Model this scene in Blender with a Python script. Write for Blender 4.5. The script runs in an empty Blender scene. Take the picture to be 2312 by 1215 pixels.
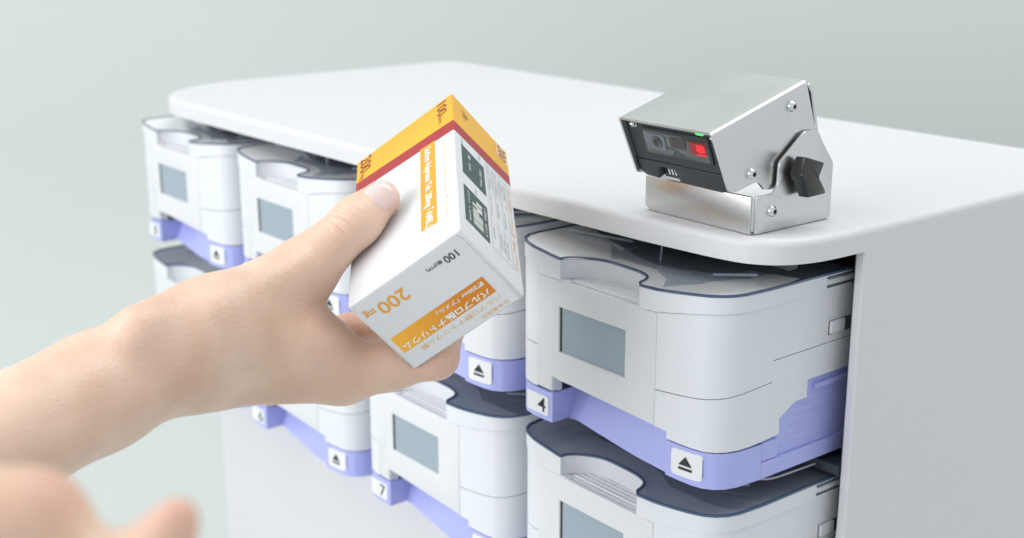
import bpy, bmesh, math, random
import numpy as np
from mathutils import Vector, Matrix

scene = bpy.context.scene
COL = scene.collection

# ------------------------------------------------------------------ camera
CAM_LOC = Vector((0.452948, -0.390561, 0.184593))
CAM_R = Vector((0.623364, 0.781931, -0.001222))
CAM_U = Vector((-0.209578, 0.168584, 0.963149))
CAM_F = Vector((-0.753322, 0.600136, -0.268965))
cam_data = bpy.data.cameras.new('camera')
cam = bpy.data.objects.new('camera', cam_data)
COL.objects.link(cam)
m = Matrix((CAM_R, CAM_U, -CAM_F)).transposed().to_4x4()
m.translation = CAM_LOC
cam.matrix_world = m
cam_data.sensor_width = 36.0
cam_data.lens = 46.537
cam_data.clip_start = 0.01
cam_data.clip_end = 100.0
cam_data.dof.use_dof = True
cam_data.dof.focus_distance = 0.565
cam_data.dof.aperture_fstop = 10.0
scene.camera = cam

# ------------------------------------------------------------------ world and lamps (indoor studio light)
world = bpy.data.worlds.new('World')
scene.world = world
world.use_nodes = True
bg = world.node_tree.nodes['Background']
bg.inputs['Color'].default_value = (0.93, 0.965, 1.0, 1)
bg.inputs['Strength'].default_value = 0.76


def area(name, loc, target, size, size_y, power, color=(1, 1, 1)):
    d = bpy.data.lights.new(name, 'AREA')
    d.shape = 'RECTANGLE'
    d.size = size
    d.size_y = size_y
    d.energy = power
    d.color = color
    o = bpy.data.objects.new(name, d)
    COL.objects.link(o)
    o.location = loc
    o.rotation_euler = (Vector(target) - Vector(loc)).to_track_quat('-Z', 'Y').to_euler()
    return o


area('key_softbox', (-0.50, -0.80, 1.00), (-0.05, -0.15, 0.0), 0.7, 0.7, 3.5, (1.0, 0.985, 0.96))
area('front_softbox', (-0.35, -1.50, 0.42), (-0.20, 0.0, 0.0), 1.3, 0.8, 16.0, (0.98, 0.99, 1.0))
area('backdrop_fill', (0.42, 0.98, 1.95), (-0.06, 1.38, 0.20), 2.4, 0.5, 26.0, (0.99, 1.0, 0.985))  # unseen lamp added only to brighten the backdrop

scene.view_settings.view_transform = 'Standard'
scene.view_settings.look = 'None'
scene.view_settings.gamma = 1.0
scene.view_settings.use_curve_mapping = False
scene.view_settings.exposure = 0.10
scene.render.engine = 'CYCLES'
scene.cycles.max_bounces = 10
scene.cycles.transparent_max_bounces = 16


# ------------------------------------------------------------------ materials
def mat(name, color, rough=0.5, metal=0.0, spec=0.5, bump=0.0, bscale=400.0, tint=0.0, tscale=30.0,
        coat=0.0, sss=0.0, emit=None, emit_s=0.0, rvar=0.0):
    ma = bpy.data.materials.new(name)
    ma.use_nodes = True
    nt = ma.node_tree
    b = nt.nodes['Principled BSDF']
    b.inputs['Base Color'].default_value = (*color, 1)
    b.inputs['Roughness'].default_value = rough
    b.inputs['Metallic'].default_value = metal
    b.inputs['Specular IOR Level'].default_value = spec
    b.inputs['Coat Weight'].default_value = coat
    if emit:
        b.inputs['Emission Color'].default_value = (*emit, 1)
        b.inputs['Emission Strength'].default_value = emit_s
    tc = nt.nodes.new('ShaderNodeTexCoord')
    if tint or rvar:
        n = nt.nodes.new('ShaderNodeTexNoise')
        n.inputs['Scale'].default_value = tscale
        n.inputs['Detail'].default_value = 5
        nt.links.new(tc.outputs['Object'], n.inputs['Vector'])
        if tint:
            mx = nt.nodes.new('ShaderNodeMix')
            mx.data_type = 'RGBA'
            mx.inputs['A'].default_value = (*[c * (1 - tint) for c in color], 1)
            mx.inputs['B'].default_value = (*[min(1, c * (1 + tint)) for c in color], 1)
            nt.links.new(n.outputs['Fac'], mx.inputs['Factor'])
            nt.links.new(mx.outputs['Result'], b.inputs['Base Color'])
        if rvar:
            mr = nt.nodes.new('ShaderNodeMapRange')
            mr.inputs['To Min'].default_value = max(0.02, rough - rvar)
            mr.inputs['To Max'].default_value = rough + rvar
            nt.links.new(n.outputs['Fac'], mr.inputs['Value'])
            nt.links.new(mr.outputs['Result'], b.inputs['Roughness'])
    if bump:
        n2 = nt.nodes.new('ShaderNodeTexNoise')
        n2.inputs['Scale'].default_value = bscale
        n2.inputs['Detail'].default_value = 3
        nt.links.new(tc.outputs['Object'], n2.inputs['Vector'])
        bp = nt.nodes.new('ShaderNodeBump')
        bp.inputs['Strength'].default_value = bump
        bp.inputs['Distance'].default_value = 0.001
        nt.links.new(n2.outputs['Fac'], bp.inputs['Height'])
        nt.links.new(bp.outputs['Normal'], b.inputs['Normal'])
    return ma


def clear_mat(name, tint, ior=1.49, rough=0.03, frost=0.0, frost_col=(0.8, 0.85, 0.88)):
    """Thin clear plastic: see-through with Fresnel gloss and, if wanted, a little milky haze."""
    ma = bpy.data.materials.new(name)
    ma.use_nodes = True
    nt = ma.node_tree
    nt.nodes.remove(nt.nodes['Principled BSDF'])
    out = nt.nodes['Material Output']
    tr = nt.nodes.new('ShaderNodeBsdfTransparent')
    tr.inputs['Color'].default_value = (*tint, 1)
    gl = nt.nodes.new('ShaderNodeBsdfGlossy')
    gl.inputs['Roughness'].default_value = rough
    df = nt.nodes.new('ShaderNodeBsdfDiffuse')
    df.inputs['Color'].default_value = (*frost_col, 1)
    m1 = nt.nodes.new('ShaderNodeMixShader')
    m1.inputs['Fac'].default_value = frost
    nt.links.new(tr.outputs[0], m1.inputs[1])
    nt.links.new(df.outputs[0], m1.inputs[2])
    lw = nt.nodes.new('ShaderNodeLayerWeight')
    lw.inputs['Blend'].default_value = 0.5
    pw = nt.nodes.new('ShaderNodeMath')
    pw.operation = 'POWER'
    pw.inputs[1].default_value = 4.5
    nt.links.new(lw.outputs['Facing'], pw.inputs[0])
    fr = nt.nodes.new('ShaderNodeMapRange')
    fr.inputs['To Min'].default_value = 0.05
    fr.inputs['To Max'].default_value = 0.92
    nt.links.new(pw.outputs[0], fr.inputs['Value'])
    m2 = nt.nodes.new('ShaderNodeMixShader')
    nt.links.new(fr.outputs[0], m2.inputs['Fac'])
    nt.links.new(m1.outputs[0], m2.inputs[1])
    nt.links.new(gl.outputs[0], m2.inputs[2])
    nt.links.new(m2.outputs[0], out.inputs['Surface'])
    return ma


def brushed_mat(name, color, rough, axis):
    ma = mat(name, color, rough, metal=1.0)
    nt = ma.node_tree
    b = nt.nodes['Principled BSDF']
    tc = nt.nodes.new('ShaderNodeTexCoord')
    mp = nt.nodes.new('ShaderNodeMapping')
    s = [1500.0, 1500.0, 1500.0]
    s[axis] = 14.0
    mp.inputs['Scale'].default_value = s
    n = nt.nodes.new('ShaderNodeTexNoise')
    n.inputs['Scale'].default_value = 1.0
    n.inputs['Detail'].default_value = 3
    nt.links.new(tc.outputs['Object'], mp.inputs['Vector'])
    nt.links.new(mp.outputs['Vector'], n.inputs['Vector'])
    mr = nt.nodes.new('ShaderNodeMapRange')
    mr.inputs['To Min'].default_value = rough - 0.015
    mr.inputs['To Max'].default_value = rough + 0.025
    nt.links.new(n.outputs['Fac'], mr.inputs['Value'])
    nt.links.new(mr.outputs['Result'], b.inputs['Roughness'])
    bp = nt.nodes.new('ShaderNodeBump')
    bp.inputs['Strength'].default_value = 0.0
    bp.inputs['Distance'].default_value = 0.0003
    nt.links.new(n.outputs['Fac'], bp.inputs['Height'])
    nt.links.new(bp.outputs['Normal'], b.inputs['Normal'])
    b.inputs['Anisotropic'].default_value = 0.4
    return ma


M = {
    'backdrop': mat('backdrop_paint', (0.548, 0.588, 0.566), 0.9, tint=0.03, tscale=1.2),
    'cabinet': mat('cabinet_white', (0.645, 0.645, 0.665), 0.45, bump=0.02, bscale=900, rvar=0.05),
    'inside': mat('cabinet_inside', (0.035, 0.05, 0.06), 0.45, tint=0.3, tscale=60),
    'shell': mat('shell_plastic', (0.69, 0.71, 0.74), 0.36, bump=0.03, bscale=1500, rvar=0.05),
    'bezel': mat('bezel_plastic', (0.665, 0.68, 0.70), 0.42, bump=0.04, bscale=2500),
    'lilac': mat('lilac_plastic', (0.40, 0.425, 0.80), 0.36, bump=0.04, bscale=1500, tint=0.04, tscale=40),
    'screen': mat('screen_grey', (0.30, 0.365, 0.42), 0.26, spec=0.5, coat=0.2),
    'gap': mat('seam_dark', (0.10, 0.11, 0.12), 0.7),
    'clear': clear_mat('clear_lid', (0.93, 0.955, 0.965), frost=0.36, frost_col=(0.50, 0.58, 0.70)),
    'frost': clear_mat('frosted_lid_wall', (0.80, 0.85, 0.87), frost=0.62, rough=0.15),
    'rim': mat('lid_rim_tint', (0.06, 0.095, 0.17), 0.12, coat=0.5),
    'label': mat('label_white', (0.74, 0.75, 0.77), 0.5),
    'lid_bright_white': mat('lid_bright_gloss', (0.86, 0.875, 0.89), 0.18, coat=0.4),  # white for the panel that brightens the upper lids
    'ink': mat('ink_black', (0.02, 0.022, 0.025), 0.6),
    'steel_x': brushed_mat('brushed_steel_along_x', (0.68, 0.675, 0.665), 0.28, 0),
    'steel_y': brushed_mat('brushed_steel_along_y', (0.68, 0.68, 0.68), 0.28, 1),
    'screw': mat('screw_steel', (0.72, 0.74, 0.76), 0.16, metal=1.0),
    'black': mat('black_plastic', (0.018, 0.021, 0.025), 0.38, bump=0.05, bscale=1800),
    'knob': mat('black_knob', (0.008, 0.009, 0.011), 0.22, coat=0.4),
    'scan_glass': mat('scanner_window', (0.030, 0.028, 0.030), 0.06, coat=1.0),
    'lens_grey': mat('lens_grey', (0.09, 0.10, 0.125), 0.2, coat=0.5),
    'lens_brown': mat('lens_brown', (0.022, 0.008, 0.007), 0.12, coat=0.5),
    'glow_red': mat('dark_red_glow', (0.10, 0.004, 0.006), 0.2, emit=(0.5, 0.004, 0.01), emit_s=0.35),
    'led_red': mat('red_aimer', (0.12, 0.003, 0.006), 0.3, emit=(1.0, 0.01, 0.03), emit_s=0.85),
    'led_green': mat('green_led', (0.02, 0.5, 0.08), 0.3, emit=(0.04, 1.0, 0.15), emit_s=0.9),
    'card_white': mat('carton_white', (0.685, 0.69, 0.71), 0.42, bump=0.03, bscale=700, tint=0.015, tscale=60),
    'card_yellow': mat('carton_yellow', (0.80, 0.41, 0.010), 0.40, bump=0.03, bscale=700, tint=0.05, tscale=25),
    'card_red': mat('carton_red', (0.36, 0.020, 0.026), 0.42, tint=0.05, tscale=25),
    'print_orange': mat('print_orange', (0.76, 0.33, 0.012), 0.45),
    'print_band': None,
    'print_light': mat('print_light_orange', (0.80, 0.52, 0.26), 0.5),
    'print_pale': mat('print_pale_orange', (0.80, 0.66, 0.48), 0.5),
    'print_white': mat('print_white', (0.84, 0.83, 0.80), 0.5),
    'print_brown': mat('print_dark_red', (0.22, 0.035, 0.015), 0.5),
    'print_green': mat('print_green', (0.035, 0.075, 0.075), 0.45),
    'print_grey': mat('print_grey', (0.33, 0.36, 0.40), 0.5),
    'print_edge': mat('cut_edge_grey', (0.42, 0.44, 0.46), 0.7),
}

def band_gradient():
    """Printed orange band that runs from deep orange to yellow along the carton's end."""
    ma = mat('print_orange_gradient', (0.7, 0.3, 0.01), 0.45)
    nt = ma.node_tree
    tc = nt.nodes.new('ShaderNodeTexCoord')
    dp = nt.nodes.new('ShaderNodeVectorMath')
    dp.operation = 'DOT_PRODUCT'
    dp.inputs[1].default_value = (-0.605816, -0.527066, -0.595977)
    nt.links.new(tc.outputs['Object'], dp.inputs[0])
    mr = nt.nodes.new('ShaderNodeMapRange')
    mr.inputs['From Min'].default_value = 0.020
    mr.inputs['From Max'].default_value = 0.052
    nt.links.new(dp.outputs['Value'], mr.inputs['Value'])
    mx = nt.nodes.new('ShaderNodeMix')
    mx.data_type = 'RGBA'
    mx.inputs['A'].default_value = (0.66, 0.22, 0.008, 1)
    mx.inputs['B'].default_value = (0.90, 0.45, 0.035, 1)
    nt.links.new(mr.outputs['Result'], mx.inputs['Factor'])
    nt.links.new(mx.outputs['Result'], nt.nodes['Principled BSDF'].inputs['Base Color'])
    return ma


M['print_band'] = band_gradient()


# ------------------------------------------------------------------ helpers
def link(name, me, material=None, parent=None):
    o = bpy.data.objects.new(name, me)
    COL.objects.link(o)
    if material is not None and not me.materials:
        for k in (material if isinstance(material, (list, tuple)) else [material]):
            me.materials.append(M[k] if isinstance(k, str) else k)
    if parent is not None:
        o.parent = parent
    return o


def smooth(me, deg=35):
    me.shade_smooth()
    me.set_sharp_from_angle(angle=math.radians(deg))
    return me


def bm_mesh(name, bm, deg=35, recalc=True):
    if recalc:
        bmesh.ops.recalc_face_normals(bm, faces=bm.faces[:])
    me = bpy.data.meshes.new(name)
    bm.to_mesh(me)
    bm.free()
    return smooth(me, deg)


def weight_normals(o):
    md = o.modifiers.new('weighted_normals', 'WEIGHTED_NORMAL')
    md.weight = 100
    md.keep_sharp = True
    return o


def thing(name, label, cat, loc=(0, 0, 0), group=None):
    o = bpy.data.objects.new(name, None)
    o.empty_display_size = 0.02
    COL.objects.link(o)
    o.location = loc
    o['label'] = label
    o['category'] = cat
    if group:
        o['group'] = group
    return o


def box_bm(x0, x1, y0, y1, z0, z1, bev=0.0, seg=2, bm=None):
    own = bm is None
    b = bmesh.new()
    v = [b.verts.new((x, y, z)) for x in (x0, x1) for y in (y0, y1) for z in (z0, z1)]
    for f in ((0, 1, 3, 2), (4, 6, 7, 5), (0, 4, 5, 1), (2, 3, 7, 6), (0, 2, 6, 4), (1, 5, 7, 3)):
        b.faces.new([v[i] for i in f])
    bmesh.ops.recalc_face_normals(b, faces=b.faces[:])
    if bev:
        bmesh.ops.bevel(b, geom=b.edges[:], offset=bev, segments=seg, profile=0.5, affect='EDGES')
    if own:
        return b
    me = bpy.data.meshes.new('tmp')
    b.to_mesh(me)
    b.free()
    bm.from_mesh(me)
    bpy.data.meshes.remove(me)
    return bm


def box(name, dims, material, parent, bev=0.0, seg=2, deg=35):
    o = link(name, bm_mesh(name, box_bm(*dims, bev=bev, seg=seg), deg), material, parent)
    return weight_normals(o) if bev else o


def prism_bm(poly, lo, hi, axis='z', bev=0.0, seg=2, bev_caps=True):
    """Extrude a 2D polygon: axis z -> (x,y), x -> (y,z), y -> (x,z)."""
    def p3(p, t):
        return {'z': (p[0], p[1], t), 'x': (t, p[0], p[1]), 'y': (p[0], t, p[1])}[axis]
    b = bmesh.new()
    a = [b.verts.new(p3(p, lo)) for p in poly]
    c = [b.verts.new(p3(p, hi)) for p in poly]
    fa = b.faces.new(a)
    fc = b.faces.new(c[::-1])
    n = len(poly)
    for i in range(n):
        b.faces.new((a[i], c[i], c[(i + 1) % n], a[(i + 1) % n]))
    bmesh.ops.recalc_face_normals(b, faces=b.faces[:])
    if bev and bev_caps:
        e = list(set(fa.edges[:] + fc.edges[:]))
        bmesh.ops.bevel(b, geom=e, offset=bev, segments=seg, profile=0.5, affect='EDGES', clamp_overlap=True)
    return b


def prism(name, poly, lo, hi, axis, material, parent, bev=0.0, seg=2, deg=35):
    return link(name, bm_mesh(name, prism_bm(poly, lo, hi, axis, bev, seg), deg), material, parent)


def catmull(pts, n=6, closed=False):
    P = [np.array(p, float) for p in pts]
    out = []
    L = len(P)
    rng = range(L if closed else L - 1)
    for i in rng:
        if closed:
            p0, p1, p2, p3 = P[(i - 1) % L], P[i], P[(i + 1) % L], P[(i + 2) % L]
        else:
            p0, p1, p2, p3 = P[max(i - 1, 0)], P[i], P[i + 1], P[min(i + 2, L - 1)]
        for k in range(n):
            t = k / n
            out.append(tuple(0.5 * ((2 * p1) + (-p0 + p2) * t + (2 * p0 - 5 * p1 + 4 * p2 - p3) * t * t
                                    + (-p0 + 3 * p1 - 3 * p2 + p3) * t ** 3)))
    if not closed:
        out.append(tuple(P[-1]))
    return out


def round_poly(pts, r, seg=6):
    """Round the corners of a 2D polygon; r a number or one per corner."""
    out = []
    n = len(pts)
    for i in range(n):
        p = np.array(pts[i], float)
        a = np.array(pts[i - 1], float) - p
        b = np.array(pts[(i + 1) % n], float) - p
        rr = r[i] if isinstance(r, (list, tuple)) else r
        la, lb = np.linalg.norm(a), np.linalg.norm(b)
        if rr <= 0:
            out.append(tuple(p))
            continue
        a /= la
        b /= lb
        ang = math.acos(max(-1, min(1, float(a @ b))))
        d = min(rr / math.tan(ang / 2), la * 0.49, lb * 0.49)
        s, e = p + a * d, p + b * d
        for k in range(seg + 1):
            t = k / seg
            out.append(tuple((1 - t) ** 2 * s + 2 * t * (1 - t) * p + t * t * e))
    return out


def tube_bm(pts, r, sides=8, bm=None, cap=True):
    b = bm or bmesh.new()
    P = [Vector(p) for p in pts]
    rings = []
    for i, p in enumerate(P):
        t = (P[min(i + 1, len(P) - 1)] - P[max(i - 1, 0)]).normalized()
        n = t.orthogonal().normalized()
        if i and rings:
            n = (rings[-1][1] - t * rings[-1][1].dot(t)).normalized()
        bb = t.cross(n)
        rings.append(([b.verts.new(p + (n * math.cos(2 * math.pi * k / sides) + bb * math.sin(2 * math.pi * k / sides)) * r)
                       for k in range(sides)], n))
    for i in range(len(rings) - 1):
        u, v = rings[i][0], rings[i + 1][0]
        for k in range(sides):
            b.faces.new((u[k], u[(k + 1) % sides], v[(k + 1) % sides], v[k]))
    if cap:
        b.faces.new(rings[0][0][::-1])
        b.faces.new(rings[-1][0])
    return b


def lathe_bm(profile, origin, axis, sides=20):
    """profile: (radius, height) pairs turned about the axis."""
    b = bmesh.new()
    ax = Vector(axis).normalized()
    n = ax.orthogonal().normalized()
    t = ax.cross(n)
    o = Vector(origin)
    rings = []
    for r, h in profile:
        rings.append([b.verts.new(o + ax * h + (n * math.cos(2 * math.pi * k / sides) + t * math.sin(2 * math.pi * k / sides)) * r)
                      for k in range(sides)])
    for u, v in zip(rings, rings[1:]):
        for k in range(sides):
            b.faces.new((u[k], u[(k + 1) % sides], v[(k + 1) % sides], v[k]))
    b.faces.new(rings[0][::-1])
    b.faces.new(rings[-1])
    return b


def text_mesh(name, body, origin, xdir, ydir, width, height, material, parent, weight=0.0, lift=0.00012):
    """Printed lettering as a flat mesh filling width x height, its lower left corner at origin."""
    cu = bpy.data.curves.new('lettering', 'FONT')
    cu.body = body
    cu.offset = weight
    cu.resolution_u = 3
    tmp = bpy.data.objects.new('lettering', cu)
    COL.objects.link(tmp)
    dg = bpy.context.evaluated_depsgraph_get()
    me = bpy.data.meshes.new_from_object(tmp.evaluated_get(dg))
    bpy.data.objects.remove(tmp)
    bpy.data.curves.remove(cu)
    n = len(me.vertices)
    co = np.empty(n * 3, np.float32)
    me.vertices.foreach_get('co', co)
    co = co.reshape(-1, 3)
    mn, mx = co.min(0), co.max(0)
    X = np.array(xdir, float)
    Y = np.array(ydir, float)
    X /= np.linalg.norm(X)
    Y /= np.linalg.norm(Y)
    N = np.cross(X, Y)
    u = (co[:, 0] - mn[0]) / (mx[0] - mn[0]) * width
    v = (co[:, 1] - mn[1]) / (mx[1] - mn[1]) * height
    w = np.array(origin)[None] + u[:, None] * X + v[:, None] * Y + N * lift
    me.vertices.foreach_set('co', w.astype(np.float32).ravel())
    me.materials.clear()
    me.update()
    return link(name, me, material, parent)


def flat_poly(name, pts3, material, parent):
    b = bmesh.new()
    b.faces.new([b.verts.new(p) for p in pts3])
    me = bpy.data.meshes.new(name)
    b.to_mesh(me)
    b.free()
    return link(name, me, material, parent)


def struct(o):
    o['kind'] = 'structure'
    return o


# ------------------------------------------------------------------ setting: a seamless studio backdrop
def make_backdrop():
    fh = Vector((CAM_F.x, CAM_F.y, 0)).normalized()
    rt = Vector((fh.y, -fh.x, 0))
    c = Vector((CAM_LOC.x, CAM_LOC.y, 0))
    prof = [(-2.2, -0.80), (0.9, -0.80)]
    R_ = 0.7
    for k in range(1, 17):
        t = k / 16 * math.pi / 2
        prof.append((0.9 + R_ * math.sin(t), -0.80 + R_ * (1 - math.cos(t))))
    prof.append((1.6, 2.2))
    b = bmesh.new()
    rows = []
    for d, z in prof:
        rows.append([b.verts.new(c + fh * d + rt * s + Vector((0, 0, z))) for s in (-2.6, -1.3, 0, 1.3, 2.6)])
    for u, v in zip(rows, rows[1:]):
        for k in range(4):
            b.faces.new((u[k], u[k + 1], v[k + 1], v[k]))
    return struct(link('backdrop', bm_mesh('backdrop', b, 60, recalc=False), 'backdrop'))


make_backdrop()

# ------------------------------------------------------------------ the cabinet
TOPZ, LIPZ = 0.048, 0.0370
XL, XR = -0.500, 0.1140
cab = thing('medicine_cabinet', 'white cabinet with rounded top that holds two rows of cassettes', 'cabinet', (0, 0, 0))


def make_cabinet():
    plan = []
    front = [(-0.4250, 0.0045), (-0.30, 0.0060), (-0.15, 0.0085), (-0.04, 0.0100), (0.04, 0.0135), (0.075, 0.0165)]
    plan += catmull([(XL, 0.115), (-0.4980, 0.082), (-0.4900, 0.052), (-0.4740, 0.0275), (-0.4520, 0.0115), (-0.4250, 0.0045)], 5)[:-1]
    plan += front[:-1]
    plan += catmull([(0.075, 0.0165), (0.094, 0.0205), (0.1065, 0.0310), (0.1125, 0.048), (XR, 0.073)], 5)
    for cx_, a0 in ((XR - 0.02, 0), (XL + 0.02, 90)):
        for k in range(7):
            a_ = math.radians(a0 + 15 * k)
            plan.append((cx_ + 0.02 * math.cos(a_), 0.282 + 0.02 * math.sin(a_)))
    # top with softly rounded upper edge
    b = prism_bm(plan, LIPZ, TOPZ, 'z')
    top = max(b.faces, key=lambda f: f.calc_center_median().z)
    bmesh.ops.bevel(b, geom=top.edges[:], offset=0.0036, segments=5, profile=0.5, affect='EDGES')
    weight_normals(link('top_panel', bm_mesh('top_panel', b, 60), 'cabinet', cab))
    # side panels: front edge swings forward below the cassettes
    zb = -0.78
    prof = [(0.0755, LIPZ), (0.300, LIPZ), (0.300, zb), (0.060, zb)]
    curve = catmull([(0.060, -0.190), (0.0615, -0.165), (0.066, -0.140), (0.0715, -0.120), (0.0748, -0.102), (0.0755, -0.085)], 5)
    prof += curve
    for x0, x1 in ((XR - 0.0050, XR), (XL, XL + 0.0050)):
        b = prism_bm(prof, x0, x1, 'x')
        e = [q for q in b.edges if abs(q.verts[0].co.x - q.verts[1].co.x) < 1e-6 and all(v.co.y < 0.0757 for v in q.verts)]
        bmesh.ops.bevel(b, geom=e, offset=0.0011, segments=3, profile=0.5, affect='EDGES')
        weight_normals(link('side_panel', bm_mesh('side_panel', b, 60), 'cabinet', cab))
    # plain front panel under the cassettes
    b = box_bm(XL + 0.0056, XR - 0.0056, 0.0560, 0.0700, zb, -0.1660, bev=0.0025, seg=3)
    weight_normals(link('front_panel', bm_mesh('front_panel', b), 'cabinet', cab))
    # dark interior
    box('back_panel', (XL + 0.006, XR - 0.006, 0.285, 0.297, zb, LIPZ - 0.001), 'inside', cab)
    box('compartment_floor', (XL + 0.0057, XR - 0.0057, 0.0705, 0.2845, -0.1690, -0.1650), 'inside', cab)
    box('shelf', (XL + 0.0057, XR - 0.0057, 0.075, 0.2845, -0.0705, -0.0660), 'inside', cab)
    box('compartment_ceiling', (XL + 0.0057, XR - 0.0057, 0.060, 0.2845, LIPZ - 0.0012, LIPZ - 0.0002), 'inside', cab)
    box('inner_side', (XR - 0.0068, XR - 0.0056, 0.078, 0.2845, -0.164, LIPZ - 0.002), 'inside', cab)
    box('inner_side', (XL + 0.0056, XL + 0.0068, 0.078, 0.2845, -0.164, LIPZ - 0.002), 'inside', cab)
    # rail under the top with latch clips above each cassette
    box('latch_rail', (XL + 0.012, XR - 0.012, 0.040, 0.046, 0.0318, LIPZ - 0.0014), 'inside', cab, bev=0.0008)
    for k in range(4):
        cx = -0.15 * (3 - k) + 0.052
        box('latch_clip', (cx - 0.020, cx + 0.014, 0.0300, 0.0392, 0.0316, LIPZ - 0.0016), 'black', cab, bev=0.0012)
        link('latch_screw', bm_mesh('latch_screw', lathe_bm([(0.0019, 0.0), (0.0019, 0.0008), (0.0012, 0.0015)], (cx - 0.002, 0.0299, 0.0340), (0, -1, 0), 14)), 'screw', cab)


make_cabinet()

# ------------------------------------------------------------------ cassettes
def crown(x, amp):
    s = min(1.0, max(0.0, (abs(x - 0.033) - 0.022) / 0.045))
    return amp * s * s * (3 - 2 * s)


PLAN = [(-0.036, 0.150), (-0.036, 0.062), (-0.036, 0.0415), (-0.036, 0.030), (-0.0358, 0.018), (-0.0346, 0.0098), (-0.0315, 0.0050), (-0.0268, 0.0018), (-0.020, 0.0002),
        (-0.0160, 0.0), (-0.0050, 0.0), (0.0, 0.0), (0.030, 0.0), (0.0550, 0.0), (0.0650, 0.0), (0.0720, 0.0002), (0.0800, 0.0006), (0.0875, 0.0015), (0.0925, 0.0030), (0.0966, 0.0060),
        (0.0994, 0.0102), (0.1011, 0.0160), (0.1020, 0.0300), (0.1020, 0.0380), (0.1020, 0.0410), (0.1020, 0.0510), (0.1020, 0.0590), (0.1020, 0.0650), (0.1020, 0.0900), (0.1020, 0.150)]
PN = [np.array(p) for p in PLAN]
CUM = [0.0]
for a_, b_ in zip(PN, PN[1:]):
    CUM.append(CUM[-1] + float(np.linalg.norm(b_ - a_)))


def plan_at(s):
    s = min(max(s, 0.0), CUM[-1])
    for i in range(len(CUM) - 1):
        if s <= CUM[i + 1] + 1e-12:
            t = (s - CUM[i]) / (CUM[i + 1] - CUM[i])
            p = PN[i] * (1 - t) + PN[i + 1] * t
            d = (PN[i + 1] - PN[i]) / np.linalg.norm(PN[i + 1] - PN[i])
            # averaged normal close to vertices keeps the corner smooth
            d0 = (PN[i] - PN[i - 1]) if i else d
            d2 = (PN[i + 2] - PN[i + 1]) if i + 2 < len(PN) else d
            d0 = d0 / np.linalg.norm(d0)
            d2 = d2 / np.linalg.norm(d2)
            dd = (d0 + d) * 0.5 * (1 - t) + (d + d2) * 0.5 * t
            dd = dd / np.linalg.norm(dd)
            return p, np.array([dd[1], -dd[0]])
    return PN[-1], np.array([1.0, 0.0])


def s_of(x=None, y=None, side='front'):
    """Arc length where the outline crosses a given x (front) or y (left/right side)."""
    best, bs = 1e9, 0
    n = 3000
    for k in range(n + 1):
        s = CUM[-1] * k / n
        p, _ = plan_at(s)
        if side == 'front' and p[1] > 0.02:
            continue
        if side == 'right' and p[0] < 0.09:
            continue
        if side == 'left' and p[0] > -0.03:
            continue
        e = abs(p[0] - x) if x is not None else abs(p[1] - y)
        if e < best:
            best, bs = e, s
    return bs


def wall(name, svals, lo, hi, out, thick, material, parent, deg=35):
    """Thin wall that follows the outline; lo and hi are functions of (s, side) with steps where svals repeats."""
    b = bmesh.new()
    cols = []
    for i, s in enumerate(svals):
        first = i > 0 and abs(svals[i - 1] - s) < 1e-7
        p, n = plan_at(s)
        o_ = out(s, first) if callable(out) else out
        q = p + n * o_
        r = p + n * (o_ - thick)
        zl, zh = lo(s, first), hi(s, first)
        cols.append([b.verts.new((q[0], q[1], zl)), b.verts.new((q[0], q[1], zh)), b.verts.new((r[0], r[1], zh)), b.verts.new((r[0], r[1], zl))])
    for i in range(len(cols) - 1):
        u, v = cols[i], cols[i + 1]
        if abs(svals[i + 1] - svals[i]) < 1e-7:
            continue
        for k in range(4):
            b.faces.new((u[k], u[(k + 1) % 4], v[(k + 1) % 4], v[k]))
    for i in range(len(cols)):
        pass
    b.faces.new(cols[0])
    b.faces.new(cols[-1][::-1])
    # close the steps
    for i in range(len(cols) - 1):
        if abs(svals[i + 1] - svals[i]) < 1e-7:
            u, v = cols[i], cols[i + 1]
            for k in (0, 1):
                if abs(u[k].co.z - v[k].co.z) > 1e-5:
                    w = 3 - k
                    try:
                        b.faces.new((u[k], v[k], v[w], u[w]))
                    except ValueError:
                        pass
    return link(name, bm_mesh(name, b, deg), material, parent)


def steps(table):
    """Piecewise-linear function with jumps; table rows (s, z)."""
    def f(s, after):
        T = table
        hit = [z for q, z in T if abs(q - s) < 1e-6]
        if hit:
            return hit[-1] if after else hit[0]
        for (s0, z0), (s1, z1) in zip(T, T[1:]):
            if s0 <= s <= s1 and s1 > s0:
                return z0 + (z1 - z0) * (s - s0) / (s1 - s0)
        return T[-1][1] if s > T[-1][0] else T[0][1]
    return f


def samples(s0, s1, specials):
    base = [c for c in CUM if s0 < c < s1]
    k = 0
    fine = []
    while s0 + k * 0.003 < s1:
        fine.append(s0 + k * 0.003)
        k += 1
    vals = [s0, s1] + base + [f for f in fine if all(abs(f - b) > 0.0007 for b in base + list(specials) + [s0, s1])]
    vals = sorted(set(vals))
    out = []
    for v in vals:
        if all(abs(v - q) > 1e-5 for q in specials):
            out.append(v)
    for q in specials:
        if s0 < q < s1:
            out += [q, q]
    return sorted(out)


SX_NUM_R = s_of(x=-0.0050)
SX_EJ_L = s_of(x=0.0725)
SX_BEZ_R = s_of(x=0.0650)
SX_BEZ_L = s_of(x=-0.0160)
SR = lambda y: s_of(y=y, side='right')
SL = lambda y: s_of(y=y, side='left')
LIDZ, BANDZ = 0.0234, 0.0126
PBOT = -0.0602


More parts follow.
